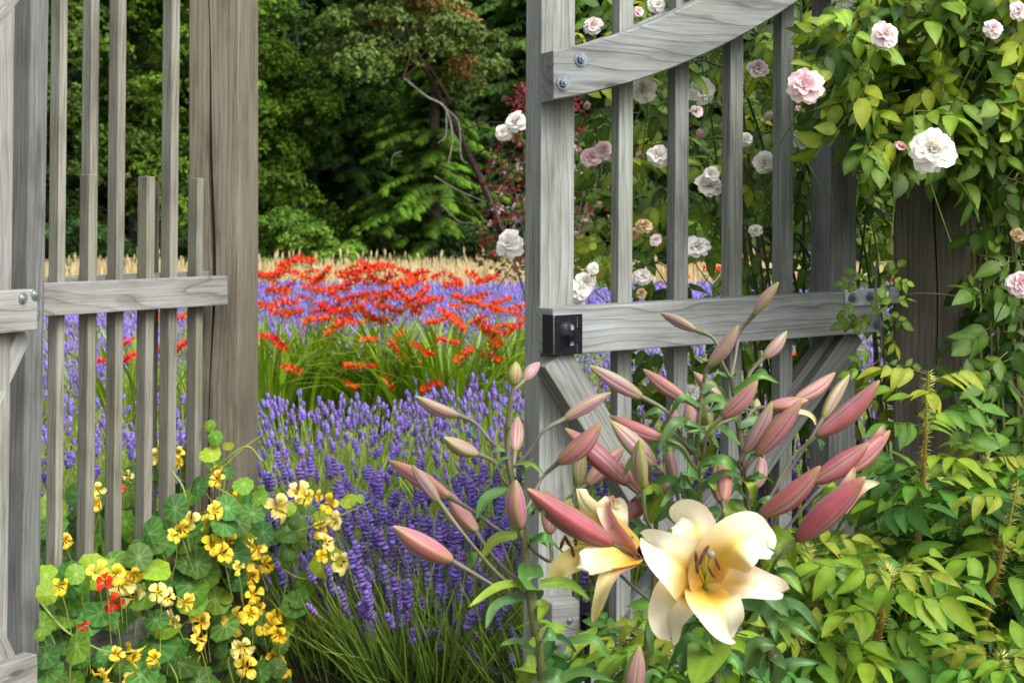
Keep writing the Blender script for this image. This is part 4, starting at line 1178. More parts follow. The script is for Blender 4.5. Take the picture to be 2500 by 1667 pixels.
# ------------------------------------------------------------------ nasturtiums
def nast_leaf_geo(seed, cols):
    r = random.Random(seed)
    n = 27
    V, C = [], []
    ph = r.uniform(0, 6.28); cx = .12
    for ri, rr in enumerate((.03, .30, .65, 1.0)):
        for k in range(n):
            a = 2 * math.pi * k / n
            lob = 1 + (.045 * math.cos(9 * a) if rr == 1.0 else 0) + .05 * math.sin(2 * a + ph)
            x, y = rr * lob * math.cos(a), rr * lob * math.sin(a)
            z = .10 * rr * rr * math.sin(2 * a + ph) + .05 * rr * math.sin(3 * a + 2 * ph) - .12 * rr * rr + .02 * math.cos(9 * a) * rr
            V.append((x + cx * (1 - rr), y, z))
            vein = (k % 3 == 0)
            c = mixc(cols[0], cols[1], rr)
            C.append(mixc(c, cols[2], (.85 if vein else .0) * (1 - .75 * rr) + (.9 if ri == 0 else 0)))
    Fc = [(i * n + k, i * n + (k + 1) % n, (i + 1) * n + (k + 1) % n, (i + 1) * n + k) for i in range(3) for k in range(n)]
    return np.array(V), np.array(Fc), np.clip(np.array(C), 0, 1)
NC = [((.05, .145, .018), (.06, .165, .022), (.19, .30, .10)), ((.085, .20, .014), (.11, .235, .016), (.24, .34, .08)), ((.17, .28, .012), (.21, .31, .014), (.30, .38, .07)), ((.03, .095, .016), (.04, .115, .018), (.13, .22, .07))]
nast_me = {(c, k): make_mesh("leaf", *nast_leaf_geo(10 * c + k, NC[c]), M['nast_leaf']) for c in range(4) for k in range(3)}

def nast_petal(seed, ci, co):
    r = random.Random(seed)
    n, m = 8, 7
    V, C = [], []
    for i in range(n):
        s = i / (n - 1)
        w_ = (.16 + .72 * sm(.22, .7, s)) * (1 - .25 * sm(.85, 1, s))
        rad = .10 + .95 * s ** 1.15
        z = -.34 * (1 - s) ** 1.6 + .06 * math.sin(s * 3) - .20 * sm(.72, 1, s)
        for j in range(m):
            x = 2 * j / (m - 1) - 1
            V.append((rad - .10 * x * x * s + .03 * math.cos(6 * x + seed) * s ** 3, x * w_ * .52, z + .09 * math.sin(7 * x + seed) * s * s + .05 * x * x))
            C.append(mixc(ci, co, sm(.25, .8, s)))
    Fc = [(i * m + j, i * m + j + 1, (i + 1) * m + j + 1, (i + 1) * m + j) for i in range(n - 1) for j in range(m - 1)]
    return make_mesh("petal", V, np.array(Fc), C, M['nast_petal'])
NT = {'y': ((.80, .47, .02), (.80, .62, .09)), 'c': ((.80, .56, .06), (.82, .74, .28)), 'd': ((.80, .46, .01), (.82, .60, .04)), 'r': ((.55, .03, .01), (.62, .035, .01))}
nast_pm = {k: [nast_petal(s_, *v) for s_ in (1, 2)] for k, v in NT.items()}
spur_geo = {k: join(tube([(0, 0, -.30), (0, 0, -.62), (.06, .05, -1.0), (.22, .12, -1.45), (.30, .15, -1.75)], [.16, .17, .11, .05, .02], 7, 12, cfn=lambda t, v=v: mixc(mixc(v[1], (.35, .38, .06), .35), (.42, .42, .05), t))) for k, v in NT.items()}
spur_me = {k: make_mesh("flower", *g, M['nast_petal']) for k, g in spur_geo.items()}

nast = empty("nasturtium_plant", (*at(420, HZ, 3.95).xy, 0), "sprawling nasturtium with round leaves and yellow flowers climbing the picket fence", "nasturtium")
def panelY(u): return float(np.interp(u, [60, 105, 557, 900], [3.74, 3.80, 4.34, 4.30]))
def nast_depth(u, v):
    """in front of the pickets low down, behind them higher up"""
    Yp = panelY(u)
    if u < 500:
        lim = np.interp(u, [90, 230, 330, 400, 500], [1370, 1380, 1340, 1250, 1150])
        return Yp + R.uniform(.12, .30) if v < lim else Yp - R.uniform(.06, .32)
    if u < 640: return (4.28 if v > 1230 else 4.36) - R.uniform(.04, .25)
    return 4.30 - R.uniform(-.05, .22)
ytop = lambda u: np.interp(u, [85, 150, 225, 300, 380, 470, 540, 600, 660, 700, 780, 870, 880], [1210, 1200, 1170, 1120, 1090, 1075, 1120, 1160, 1200, 1190, 1200, 1205, 1400])
ybot = lambda u: np.interp(u, [85, 600, 680, 720, 760, 870], [1800, 1800, 1760, 1480, 1420, 1330])
pet = []
def nast_leaf(u, v, Y, rpx, face, ci, root_pt=None):
    p = np.array(at(u, v, Y))
    r_ = rpx * Y / F
    Mx = frames(np.array([nrm(np.array(face, float))]), roll=np.array([R.uniform(0, 6.28)]))[0]
    add_obj("leaf", nast_me[ci, R.randrange(3)], nast, world=p, rot=quat_from(Mx), scale=(r_, r_ * R.uniform(.85, 1.05), r_))
    q = p + np.array([R.uniform(-.04, .04), R.uniform(.02, .10), -R.uniform(.06, .16)])
    pet.append(tube([q, (q + p) / 2 + np.array([0, .02, 0]), p - np.array(Mx[:, 2]) * .001], [.0018, .0015, .0013], 5, 6, col=(0.20, 0.26, 0.05)))
# leaves read off the photograph (crop 0,1000, scale 2.351)
hand_leaves = [(1235, 160, 45, 1), (1205, 90, 38, 1), (1205, 250, 62, 2), (1310, 205, 34, 2), (1125, 340, 72, 1), (890, 350, 62, 1), (1395, 430, 70, 1), (1490, 505, 50, 1), (1290, 660, 78, 0), (1450, 590, 78, 0), (1510, 680, 46, 3),
    (1760, 560, 52, 0), (1690, 650, 42, 3), (1655, 730, 46, 3), (1560, 765, 50, 3), (1660, 830, 38, 3), (2000, 520, 52, 2), (2070, 510, 26, 2), (1850, 600, 62, 2), (1650, 560, 50, 2), (1735, 1015, 34, 2), (1230, 660, 60, 0), (1310, 560, 80, 0),
    (940, 770, 86, 0), (800, 840, 78, 0), (1140, 880, 82, 0), (970, 960, 70, 0), (1085, 1010, 84, 0), (310, 555, 88, 2), (320, 800, 96, 0), (255, 950, 74, 2), (440, 970, 80, 1), (270, 1050, 70, 2), (430, 1110, 84, 0), (510, 1220, 86, 0), (900, 1200, 76, 0),
    (440, 1360, 96, 1), (980, 1360, 74, 0), (280, 1500, 84, 0), (810, 1510, 96, 0), (1170, 1510, 46, 1), (690, 870, 42, 1), (745, 870, 38, 1), (640, 1225, 40, 0), (1040, 790, 44, 1), (720, 640, 70, 1), (720, 490, 80, 1), (570, 420, 80, 2), (560, 720, 70, 1),
    (1500, 1500, 60, 0), (1300, 1080, 40, 2), (690, 1460, 44, 1), (570, 1420, 60, 0), (1160, 1180, 36, 0), (230, 1290, 40, 1), (1920, 950, 30, 2), (1990, 900, 30, 2), (1020, 1440, 60, 0), (420, 1560, 70, 1), (900, 1560, 60, 0), (1330, 1480, 60, 3), (1260, 1370, 60, 3)]
for x, y, r_, ci in hand_leaves:
    u, v = x / 2.351, 1000 + y / 2.351
    nast_leaf(u, v, nast_depth(u, v), r_ / 2.351 * 1.0, (R.uniform(-.5, .4), R.uniform(-1.0, -.5), R.uniform(.2, 1.0)), ci)
cnt = 0
while cnt < 225:
    u = R.uniform(85, 860); v = R.uniform(1080, 1760)
    if v < ytop(u) + 18 or v > ybot(u): continue
    if u > 640 and R.random() < .55: continue
    nast_leaf(u, v, nast_depth(u, v) + R.uniform(.0, .22), R.uniform(20, 48), (R.uniform(-.6, .5), R.uniform(-1.0, -.2), R.uniform(.2, 1.1)), R.choice([0, 0, 1, 3, 3, 2]))
    cnt += 1
flowers = [(890, 270, 40, 'c'), (1020, 245, 30, 'y'), (1030, 300, 30, 'd'), (730, 378, 34, 'c'), (555, 460, 40, 'c'), (555, 540, 42, 'y'), (350, 650, 34, 'c'), (380, 750, 38, 'y'), (1240, 350, 32, 'd'), (1245, 400, 40, 'y'), (1600, 565, 66, 'c'), (1710, 465, 54, 'c'),
    (1760, 500, 44, 'y'), (1825, 500, 30, 'y'), (1890, 540, 46, 'd'), (1920, 640, 44, 'c'), (1850, 690, 46, 'd'), (1880, 760, 50, 'c'), (1850, 840, 36, 'd'), (1950, 880, 50, 'c'), (1330, 510, 36, 'd'), (1240, 580, 48, 'y'), (1085, 640, 50, 'c'),
    (1180, 650, 56, 'y'), (1045, 690, 46, 'd'), (1000, 720, 40, 'y'), (1220, 770, 48, 'd'), (1285, 820, 50, 'd'), (1470, 790, 54, 'y'), (1420, 860, 56, 'y'), (1530, 890, 50, 'd'), (1370, 905, 34, 'y'), (550, 920, 56, 'y'), (670, 950, 52, 'd'), (770, 950, 44, 'd'),
    (700, 1010, 58, 'c'), (765, 1065, 64, 'c'), (910, 1050, 46, 'c'), (965, 1075, 40, 'c'), (1080, 1110, 52, 'y'), (985, 1210, 50, 'c'), (1150, 1210, 52, 'y'), (1150, 1320, 56, 'y'), (1190, 1020, 40, 'y'), (1340, 1215, 66, 'y'), (1440, 1170, 44, 'd'),
    (1540, 1235, 56, 'd'), (1595, 1290, 48, 'd'), (1390, 1370, 60, 'c'), (1410, 1470, 60, 'y'), (1570, 1430, 46, 'd'), (1625, 1490, 46, 'd'), (585, 1530, 58, 'y'), (760, 1400, 60, 'd'), (880, 1430, 48, 'd'), (670, 1400, 40, 'y'), (1460, 1060, 48, 'd'), (1440, 960, 46, 'd'),
    (600, 985, 44, 'r'), (655, 1110, 46, 'r'), (690, 450, 26, 'r'), (480, 1240, 26, 'r'), (1300, 750, 46, 'd'), (350, 1010, 44, 'd'), (740, 1550, 40, 'y'), (1580, 1180, 44, 'd'), (1490, 1130, 40, 'y')]
for i, (x, y, r_, tn) in enumerate(flowers):
    u, v = x / 2.351, 1000 + y / 2.351
    Y = nast_depth(u, v) - (.20 if tn == 'r' and v > 1300 else .09)
    rr = random.Random(900 + i)
    p = np.array(at(u, v, Y)); sz = r_ / 2.351 * 1.12 * Y / F
    face = (rr.uniform(-.6, 1.3), -rr.uniform(.5, 1.0), rr.uniform(-.45, .6))
    Mx = frames(np.array([nrm(np.array(face))]), roll=np.array([rr.uniform(0, 6.28)]))[0]
    fo = add_obj("flower", spur_me[tn], nast, world=p, rot=quat_from(Mx), scale=sz)
    for k in range(5):
        a = 2 * math.pi * (k + rr.uniform(-.12, .12)) / 5
        Rm = rotz(a) @ roty(rr.uniform(-.6, .35)) @ rotx(rr.uniform(-.4, .4))
        add_obj("petal", nast_pm[tn][k % 2], fo, local=(0, 0, 0), rot=quat_from(Rm), scale=(rr.uniform(.9, 1.25), rr.uniform(.85, 1.2), 1.4))
    pet.append(tube([p + np.array(Mx[:, 2]) * -sz * .6, p + np.array([0, .03, -.05]), p + np.array([rr.uniform(-.03, .03), .07, -.14])], [.0014, .0015, .0016], 5, 7, col=(0.25, 0.28, 0.06)))
o = part("petioles", join(*pet), M['stem'], nast); o["kind"] = "stuff"
for pts in ([(90, 1460), (150, 1530), (195, 1560), (260, 1590), (330, 1590)], [(350, 1590), (400, 1560), (450, 1520), (520, 1460)], [(640, 1125), (600, 1090), (530, 1140), (470, 1200)], [(545, 1140), (600, 1090), (640, 1062)],
            [(730, 1295), (790, 1275), (860, 1245), (905, 1222)], [(690, 1390), (740, 1412), (810, 1405)], [(375, 1560), (400, 1600), (430, 1650), (440, 1720)], [(100, 1590), (120, 1640), (110, 1700)], [(420, 1150), (450, 1200), (460, 1300), (450, 1450)], [(530, 1190), (580, 1225), (620, 1300)]):
    Yv = [nast_depth(u, v) - .02 for u, v in pts]; ym = sum(Yv) / len(Yv)
    part("stem", tube([np.array(at(u, v, ym)) for u, v in pts], [.0035, .003, .002], 7, 22, col=(0.20, 0.26, 0.055)), M['stem'], nast)
# rooting stems down to the soil
for k in range(7):
    u = R.uniform(150, 640); Y = panelY(u) - .12
    a = at(u, 1600, Y)
    part("stem", tube([np.array((a.x + R.uniform(-.1, .1), a.y, 0.0)), np.array((a.x, a.y - .04, .12)), np.array(a)], [.004, .0035, .003], 7, 14, col=(0.18, 0.23, 0.05)), M['stem'], nast)

# ------------------------------------------------------------------ crocosmia
def croc_cluster(seed):
    """an arching spike of small red funnel flowers, about 0.09 m"""
    r = random.Random(seed)
    g = []
    pet_ = leaf_proto(1, .42, 3, .2, -.15, (.62, .022, .006), (.74, .038, .010), (.62, .06, .01))
    n = r.randint(7, 10)
    g.append(tube([(-.055, 0, -.02), (0, 0, .0), (.055, 0, .004)], [.0018, .0015, .001], 4, 5, col=(.16, .07, .02)))
    for i in range(n):
        x = -.05 + .10 * i / (n - 1)
        sd = 1 if i % 2 else -1
        c = np.array([x, sd * .010, .012 + .012 * r.random()])
        f = nrm(np.array([.35 + r.uniform(-.4, .4), sd * .6, .8]))
        F3 = frames(np.array([f]), roll=np.array([r.uniform(0, 6)]))[0]
        g.append(tube([c - f * .02, c], [.0025, .004], 4, 2, col=(.60, .09, .012)))
        for k in range(5):
            g.append(place(pet_, c, F3 @ rotz(k * 1.2566) @ roty(-.75), .031 * r.uniform(.8, 1.15)))
    return join(*g)
croc_me = [make_mesh("flower_cluster", *croc_cluster(k), M['croc_flower']) for k in range(5)]
def blade_mesh(k):
    r = random.Random(k)
    b = r.uniform(.10, .55)
    P = [(0, 0, 0), (b * .12, 0, .35), (b * .42, 0, .72), (b, 0, .98 - b * .25)]
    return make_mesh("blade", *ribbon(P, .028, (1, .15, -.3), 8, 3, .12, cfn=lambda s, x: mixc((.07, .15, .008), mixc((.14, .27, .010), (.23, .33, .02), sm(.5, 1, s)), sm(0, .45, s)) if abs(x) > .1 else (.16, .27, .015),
                     prof=lambda s: max(.03, (math.sin(math.pi * (.22 + .78 * s) ** 1.0)) ** .6)), M['croc_leaf'])
blade_me = [blade_mesh(k) for k in range(6)]
cl_px = [(105, 375), (165, 395), (210, 430), (260, 370), (300, 320), (340, 295), (455, 280), (500, 350), (390, 375), (345, 455), (610, 380), (240, 520), (310, 500), (150, 620), (255, 675), (345, 680), (320, 605), (450, 550), (500, 490), (625, 500), (560, 420), (480, 410),
    (670, 545), (575, 600), (560, 655), (620, 650), (700, 660), (530, 730), (580, 710), (715, 480), (740, 590), (710, 790), (700, 720), (840, 310), (915, 300), (965, 310), (1070, 320), (1000, 350), (770, 370), (830, 375), (900, 350), (880, 430), (800, 450), (930, 520), (860, 545),
    (990, 425), (1090, 420), (1180, 435), (1230, 440), (1310, 440), (1245, 380), (1330, 375), (1060, 510), (1010, 560), (1100, 550), (1160, 510), (1180, 560), (1040, 620), (1110, 650), (820, 590), (830, 650), (890, 680), (790, 690), (760, 740), (850, 740), (960, 720), (1050, 720),
    (1200, 640), (1270, 630), (1360, 620), (1300, 560), (1370, 530), (1450, 570), (1480, 380), (1600, 410), (1590, 460), (1740, 400), (1820, 415), (1890, 400), (1630, 560), (1720, 590), (1800, 555), (1610, 620), (1540, 690), (1590, 750), (1450, 740), (1850, 640), (1950, 590),
    (1960, 650), (2090, 640), (2100, 700), (1790, 725), (1840, 775), (2060, 800), (2000, 770), (1860, 850), (1920, 920), (950, 870), (1175, 855), (1145, 940), (1330, 960), (1250, 1045), (1525, 890), (1690, 990), (1865, 1010), (235, 900), (175, 860), (340, 1100), (710, 1075), (800, 1075),
    (935, 1075), (1070, 1205), (800, 1215), (1430, 1240)]
cl_uv = [(600 + x / 3.136, 560 + y / 3.136) for x, y in cl_px]
cl_uv += [(x / 3.564, 640 + y / 3.564) for x, y in ((1100, 735), (1110, 890), (895, 900), (1380, 450), (1385, 520), (1550, 530), (1380, 790), (1590, 790))]
cl_uv += [(1400, 705), (1660, 690), (1955, 705), (1740, 668), (1950, 880), (2170, 640), (2175, 690), (1570, 720), (1800, 700)]
clumps = [(330, 8.8, "loose red crocosmia clump glimpsed between the tall fence pickets"), (650, 9.0, "crocosmia clump of upright blades right beside the split post"), (770, 9.5, "crocosmia clump with the tallest red flower sprays above pale grass"),
          (950, 9.2, "crocosmia clump with arching blades in the middle of the gateway"), (1090, 8.8, "broad crocosmia clump with fanned blades beside the gate stile"), (1230, 9.4, "crocosmia clump partly hidden behind the gate stile"), (1800, 8.6, "crocosmia clump with red flowers hidden behind the climbing rose")]
croc = []
for u, Y, lab in clumps:
    c = at(u, HZ, Y); croc.append((u, Y, empty("crocosmia_clump", (c.x, c.y, 0), lab, "crocosmia", "crocosmia clumps in the lavender")))
for (u0, Y0, rt) in croc:
    nb = 26 if u0 in (330, 1800) else 120
    base = WPOS[rt.name]
    for i in range(nb):
        a = R.uniform(0, 6.28); d = abs(R.gauss(0, .15))
        p = base + Vector((math.cos(a) * d * 1.3, math.sin(a) * d, 0))
        out = math.atan2(math.sin(a), math.cos(a)) + R.uniform(-.7, .7)
        q = Matrix.Rotation(out, 3, 'Z').to_quaternion()
        tl = Quaternion((math.cos(out + 1.57), math.sin(out + 1.57), 0), R.uniform(-.02, .30) * min(1.3, .3 + d * 5))
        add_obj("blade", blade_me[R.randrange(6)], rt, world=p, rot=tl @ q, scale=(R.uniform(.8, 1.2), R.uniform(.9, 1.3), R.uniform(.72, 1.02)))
for i, (u, v) in enumerate(cl_uv):
    k = min(range(len(croc)), key=lambda j: abs(croc[j][0] - u) + R.uniform(0, 60))
    u0, Y0, rt = croc[k]
    Y = Y0 - R.uniform(.35, .65) if v > 790 else Y0 + R.uniform(-.25, .35) if v > 700 else Y0 + R.uniform(-.1, .7)
    p = at(u, v, Y)
    o = add_obj("flower_cluster", croc_me[i % 5], rt, world=p, rot=Quaternion((0, 0, 1), R.choice([0, 3.14]) + R.uniform(-.7, .7)) @ Quaternion((0, 1, 0), R.uniform(-.75, .45)), scale=R.uniform(.9, 1.4))
    b = WPOS[rt.name] + Vector((R.uniform(-.1, .1), R.uniform(-.1, .1), 0))
    if i % 2 == 0 or v > 800:
        m_ = b + (p - b) * .6 + Vector((0, 0, .12 * p.z)) - Vector(((p.x - b.x) * .25, 0, 0))
        part("flower_stalk", tube([np.array(b), np.array(m_), np.array(p) - np.array([0, 0, .004])], [.004, .003, .0018], 5, 9, col=(.10, .10, .02)), M['stem'], rt, b)

# ------------------------------------------------------------------ lavender
def lathe(prof, sides, cfn, jit=0.0, seed=0):
    rg = np.random.default_rng(seed)
    V, C = [], []
    for i, (z, r_) in enumerate(prof):
        for k in range(sides):
            a = 2 * math.pi * (k + .5 * (i % 2)) / sides
            rr = r_ * (1 + jit * rg.uniform(-1, 1))
            V.append((rr * math.cos(a), rr * math.sin(a), z)); C.append(np.array(cfn(i, k)) * rg.uniform(.75, 1.25))
    Fc = [(i * sides + k, i * sides + (k + 1) % sides, (i + 1) * sides + (k + 1) % sides, (i + 1) * sides + k) for i in range(len(prof) - 1) for k in range(sides)]
    return np.array(V), np.array(Fc), np.clip(np.array(C), 0, 1)
PU1, PU2, PU3 = (.16, .11, .40), (.25, .185, .53), (.11, .075, .28)
def spike_near(seed):
    prof = []
    z = 0
    for wv in range(5):
        s = (.6, 1, 1, .85, .6)[wv]
        prof += [(z, .0035), (z + .003, .0118 * s), (z + .0072, .0105 * s)]
        z += .0098 if wv else .014
    prof.append((z + .002, .001))
    return lathe(prof, 6, lambda i, k: PU3 if i % 3 == 0 else (PU2 if (i * 3 + k * 5 + seed) % 4 == 0 else PU1), .35, seed)
spikes_near = [spike_near(k) for k in range(4)]
spikes_mid = [lathe([(0, .003), (.005, .0085), (.010, .005), (.016, .0105), (.024, .0075), (.031, .008), (.038, .002)], 5, lambda i, k: (PU1, PU2, PU3)[(i + k) % 3], .3, k) for k in range(3)]
spikes_far = [lathe([(0, .005), (.025, .0115), (.062, .002)], 4, lambda i, k: (PU1, PU2)[(i + k) % 2], .3, k) for k in range(3)]
def stick(L=1.0, w_=.0016):
    V = np.array([(-w_, 0, 0), (w_, 0, 0), (0, w_ * 1.5, 0), (-w_ * .6, 0, L), (w_ * .6, 0, L), (0, w_ * .9, L)])
    return V, np.array([(0, 1, 4, 3), (1, 2, 5, 4), (2, 0, 3, 5)]), np.array([(.22, .32, .06)] * 3 + [(.27, .37, .10)] * 3)
def leafblade(w_=.0028):
    V = np.array([(-w_, 0, 0), (w_, 0, 0), (-w_ * .9, .04, .6), (w_ * .9, .04, .6), (-w_ * .1, .12, 1), (w_ * .1, .12, 1)])
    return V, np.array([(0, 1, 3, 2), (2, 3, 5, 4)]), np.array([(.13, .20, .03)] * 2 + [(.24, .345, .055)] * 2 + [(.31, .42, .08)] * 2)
STICK, BLADE = stick(), leafblade()

def lav_points(cx, cy, rad, hgt, n, rg, flop=0.0, sp=.78, tf=.42):
    """stalk feet and tips of one bush"""
    a = rg.uniform(0, 2 * math.pi, n); q = np.sqrt(rg.uniform(0, 1, n))
    tilt = q * 1.0
    foot = np.stack([cx + sp * rad * q * np.cos(a), cy + sp * rad * q * np.sin(a), np.full(n, .08)], 1)
    ln_ = hgt * (rg.uniform(.78, 1.08, n) if cy > 4.7 else rg.uniform(.35, 1.1, n))
    dirv = np.stack([np.cos(a) * np.sin(tilt * tf), np.sin(a) * np.sin(tilt * tf), np.cos(tilt * tf)], 1)
    dirv += rg.normal(0, .07, (n, 3))
    dirv /= np.linalg.norm(dirv, axis=1, keepdims=True)
    tip = foot + dirv * ln_[:, None]
    if flop:
        tip[:, 2] -= flop * q
    return foot, tip, dirv
def lav_geo(bushes, spk, rg, nsp, nbl, sscale=1.0, bl_len=.36, stick_full=True):
    """bushes: (x, y, rad, hgt) -> spike geometry, green geometry"""
    sg, gg = [], []
    per = []
    for (x, y, rad, hgt) in bushes:
        k = max(3, int(nsp * rg.uniform(.35, 1.15)))
        foot, tip, dv = lav_points(x, y, rad, hgt, k, rg, 0, *((.45, .75) if y < 4.7 else (.78, .42)))
        per.append((foot, tip, dv))
    foot = np.concatenate([p[0] for p in per]); tip = np.concatenate([p[1] for p in per]); dv = np.concatenate([p[2] for p in per])
    n = len(tip)
    vd = dv + rg.normal(0, .10, dv.shape) + np.array([0, 0, .35])
    F3 = frames(vd, roll=rg.uniform(0, 6.28, n))
    sc = sscale * rg.uniform(.7, 1.3, n)
    which = rg.integers(0, len(spk), n)
    tone = rg.uniform(.75, 1.25, n)[:, None] * np.array([[1, 1, 1]]) * (1 + rg.normal(0, .06, (n, 3)))
    for k in range(len(spk)):
        m_ = which == k
        if m_.any(): sg.append(stamp(spk[k], tip[m_], F3[m_] * sc[m_][:, None, None], tone[m_]))
    # stalks
    st0 = foot + (tip - foot) * (.25 if stick_full else .5)
    d = tip - st0; L = np.linalg.norm(d, axis=1)
    Fs = frames(d, roll=rg.uniform(0, 6.28, n)); Fs = Fs.copy(); Fs[:, :, 2] *= L[:, None]
    wsc = np.clip(np.linalg.norm(tip[:, :2], axis=1) / 6.0, 1, 4)
    Fs[:, :, 0] *= wsc[:, None]; Fs[:, :, 1] *= wsc[:, None]
    gg.append(stamp(STICK, st0, Fs, rg.uniform(.7, 1.25, (n, 1)) * np.ones((1, 3))))
    # foliage
    for (x, y, rad, hgt) in bushes:
        a = rg.uniform(0, 2 * math.pi, nbl); q = np.sqrt(rg.uniform(0, 1, nbl)); tl = q * .62
        ft = np.stack([x + .82 * rad * q * np.cos(a), y + .82 * rad * q * np.sin(a), rg.uniform(.0, .14, nbl)], 1)
        dr = np.stack([np.cos(a) * np.sin(tl), np.sin(a) * np.sin(tl), np.cos(tl)], 1) + rg.normal(0, .18, (nbl, 3))
        Fb = frames(dr, roll=rg.uniform(0, 6.28, nbl)) * 1.0
        L = bl_len * rg.uniform(.5, 1.1, nbl)
        Fb[:, :, 2] *= L[:, None]; ww = min(4.0, max(1.0, math.hypot(x, y) / 5.0)); Fb[:, :, 0] *= ww; Fb[:, :, 1] *= L[:, None]
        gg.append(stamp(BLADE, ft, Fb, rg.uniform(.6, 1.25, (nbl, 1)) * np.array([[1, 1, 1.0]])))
    return join(*sg), join(*gg)

rgl = np.random.default_rng(11)
near, mid, far1, far2 = [], [], [], []
yy = 4.95
row = 0
while yy < 31:
    half = .47 * yy + .6
    xx = -half + (row % 2) * .35
    while xx < half:
        x, y = xx + R.uniform(-.12, .12), yy + R.uniform(-.12, .12)
        b = (x, y, R.uniform(.42, .52), R.uniform(.35, .43))
        u = upx((x, y))
        skip = (8.0 < y < 10.2 and any(abs(u - c[0]) < 75 and abs(y - c[1]) < .75 for c in clumps))
        if x < -1.25 - (4.3 - y) * 0 and y < 4.6: skip = True
        if not skip:
            (near if y < 5.6 else mid if y < 11 else far1 if y < 18 else far2).append(b)
        xx += R.uniform(.66, .86)
    yy += .92 if yy < 12 else 1.05
    row += 1
near += [(.32, 4.42, .42, .40), (-.10, 4.52, .42, .42), (-.50, 4.60, .38, .42), (.75, 4.75, .42, .42), (-.24, 4.30, .28, .34), (.10, 4.15, .30, .30)]
near.sort(key=lambda b: b[1])
def lav_label(b):
    u = upx((b[0], b[1]))
    if u < 620: return "lavender bush standing just behind the picket fence"
    if u > 1300: return "lavender bush half hidden behind the open gate leaf"
    if b[1] < 4.75: return "front lavender bush in the gateway with stalks flopping outward over grey woody stems"
    return "lavender bush in the gateway, just behind the flopping front row"
for i, b in enumerate(near):
    rt = empty("lavender_plant", (b[0], b[1], 0), lav_label(b), "lavender", "lavender bushes nearest the gate")
    sg, gg = lav_geo([b], spikes_near, rgl, 150 if b[1] > 4.7 else 230 if b[1] > 4.2 else 50, 1000 if b[1] > 4.2 else 220, 1.1)
    part("flower_spikes", sg, M['lav_flower'], rt, (b[0], b[1], 0))["kind"] = "stuff"
    part("foliage", gg, M['lav_green'], rt, (b[0], b[1], 0))["kind"] = "stuff"
    if b[1] < 5.2:
        for k in range(16 if b[1] > 4.2 else 60):
            a = R.uniform(0, 6.28)
            part("woody_stem", tube([(b[0] + .05 * math.cos(a), b[1] + .05 * math.sin(a), 0), (b[0] + .14 * math.cos(a), b[1] + .14 * math.sin(a), .10), (b[0] + .26 * math.cos(a + .3), b[1] + .26 * math.sin(a + .3), R.uniform(.14, .24))], [.008, .006, .003], 5, 7, col=(.15, .14, .125)), M['bark'], rt)
field = empty("lavender_field", (0, 12, 0), "broad field of purple lavender stretching back towards the pale dry grass", "lavender")
field["kind"] = "stuff"
for bs_, spk, ns, nb, ss in ((mid, spikes_mid, 140, 340, 1.1), (far1, spikes_far, 110, 100, 1.0), (far2, spikes_far, 60, 45, 1.35)):
    sg, gg = lav_geo(bs_, spk, rgl, ns, nb, ss, stick_full=False)
    part("flower_spikes", sg, M['lav_flower'], field)["kind"] = "stuff"
    part("foliage", gg, M['lav_green'], field)["kind"] = "stuff"

# ------------------------------------------------------------------ dry grass in front of the wood
def dry_grass():
    rg = np.random.default_rng(5)
    n = 15000
    Y = rg.uniform(29, 41, n); X = rg.uniform(-1, 1, n) * (.55 * Y + 2)
    P = np.stack([X, Y, np.zeros(n)], 1)
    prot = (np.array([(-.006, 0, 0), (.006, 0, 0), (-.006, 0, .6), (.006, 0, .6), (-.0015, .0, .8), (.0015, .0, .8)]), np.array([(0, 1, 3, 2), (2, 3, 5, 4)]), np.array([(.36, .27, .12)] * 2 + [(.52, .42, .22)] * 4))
    D = np.stack([rg.normal(0, .16, n), rg.normal(0, .10, n), np.ones(n)], 1)
    Fm = frames(D, U=np.tile(np.array([[0, 1.0, 0]]), (n, 1)), roll=rg.uniform(-.8, .8, n))
    sc = rg.uniform(.75, 1.25, n); Fm = Fm * sc[:, None, None]; Fm[:, :, 0] *= 2.2
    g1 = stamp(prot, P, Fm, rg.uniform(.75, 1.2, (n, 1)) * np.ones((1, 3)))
    m_ = 900
    idx = rg.choice(n, m_, replace=False)
    head = lathe([(0, .004), (.03, .016), (.10, .018), (.17, .002)], 4, lambda i, k: (.50, .41, .24), .2, 3)
    tipP = P[idx] + np.einsum('nij,j->ni', Fm[idx], np.array([0, 0, .8]))
    F2 = frames(D[idx]) * rg.uniform(.8, 1.5, m_)[:, None, None]
    g2 = stamp(head, tipP, F2, rg.uniform(.8, 1.2, (m_, 1)) * np.ones((1, 3)))
    o = add_obj("dry_grass", make_mesh("dry_grass", *join(g1, g2), M['grass']), world=(0, 0, 0))
    tag(o, "band of tall straw coloured dry grass along the foot of the wood", "grass", None, "stuff")
dry_grass()

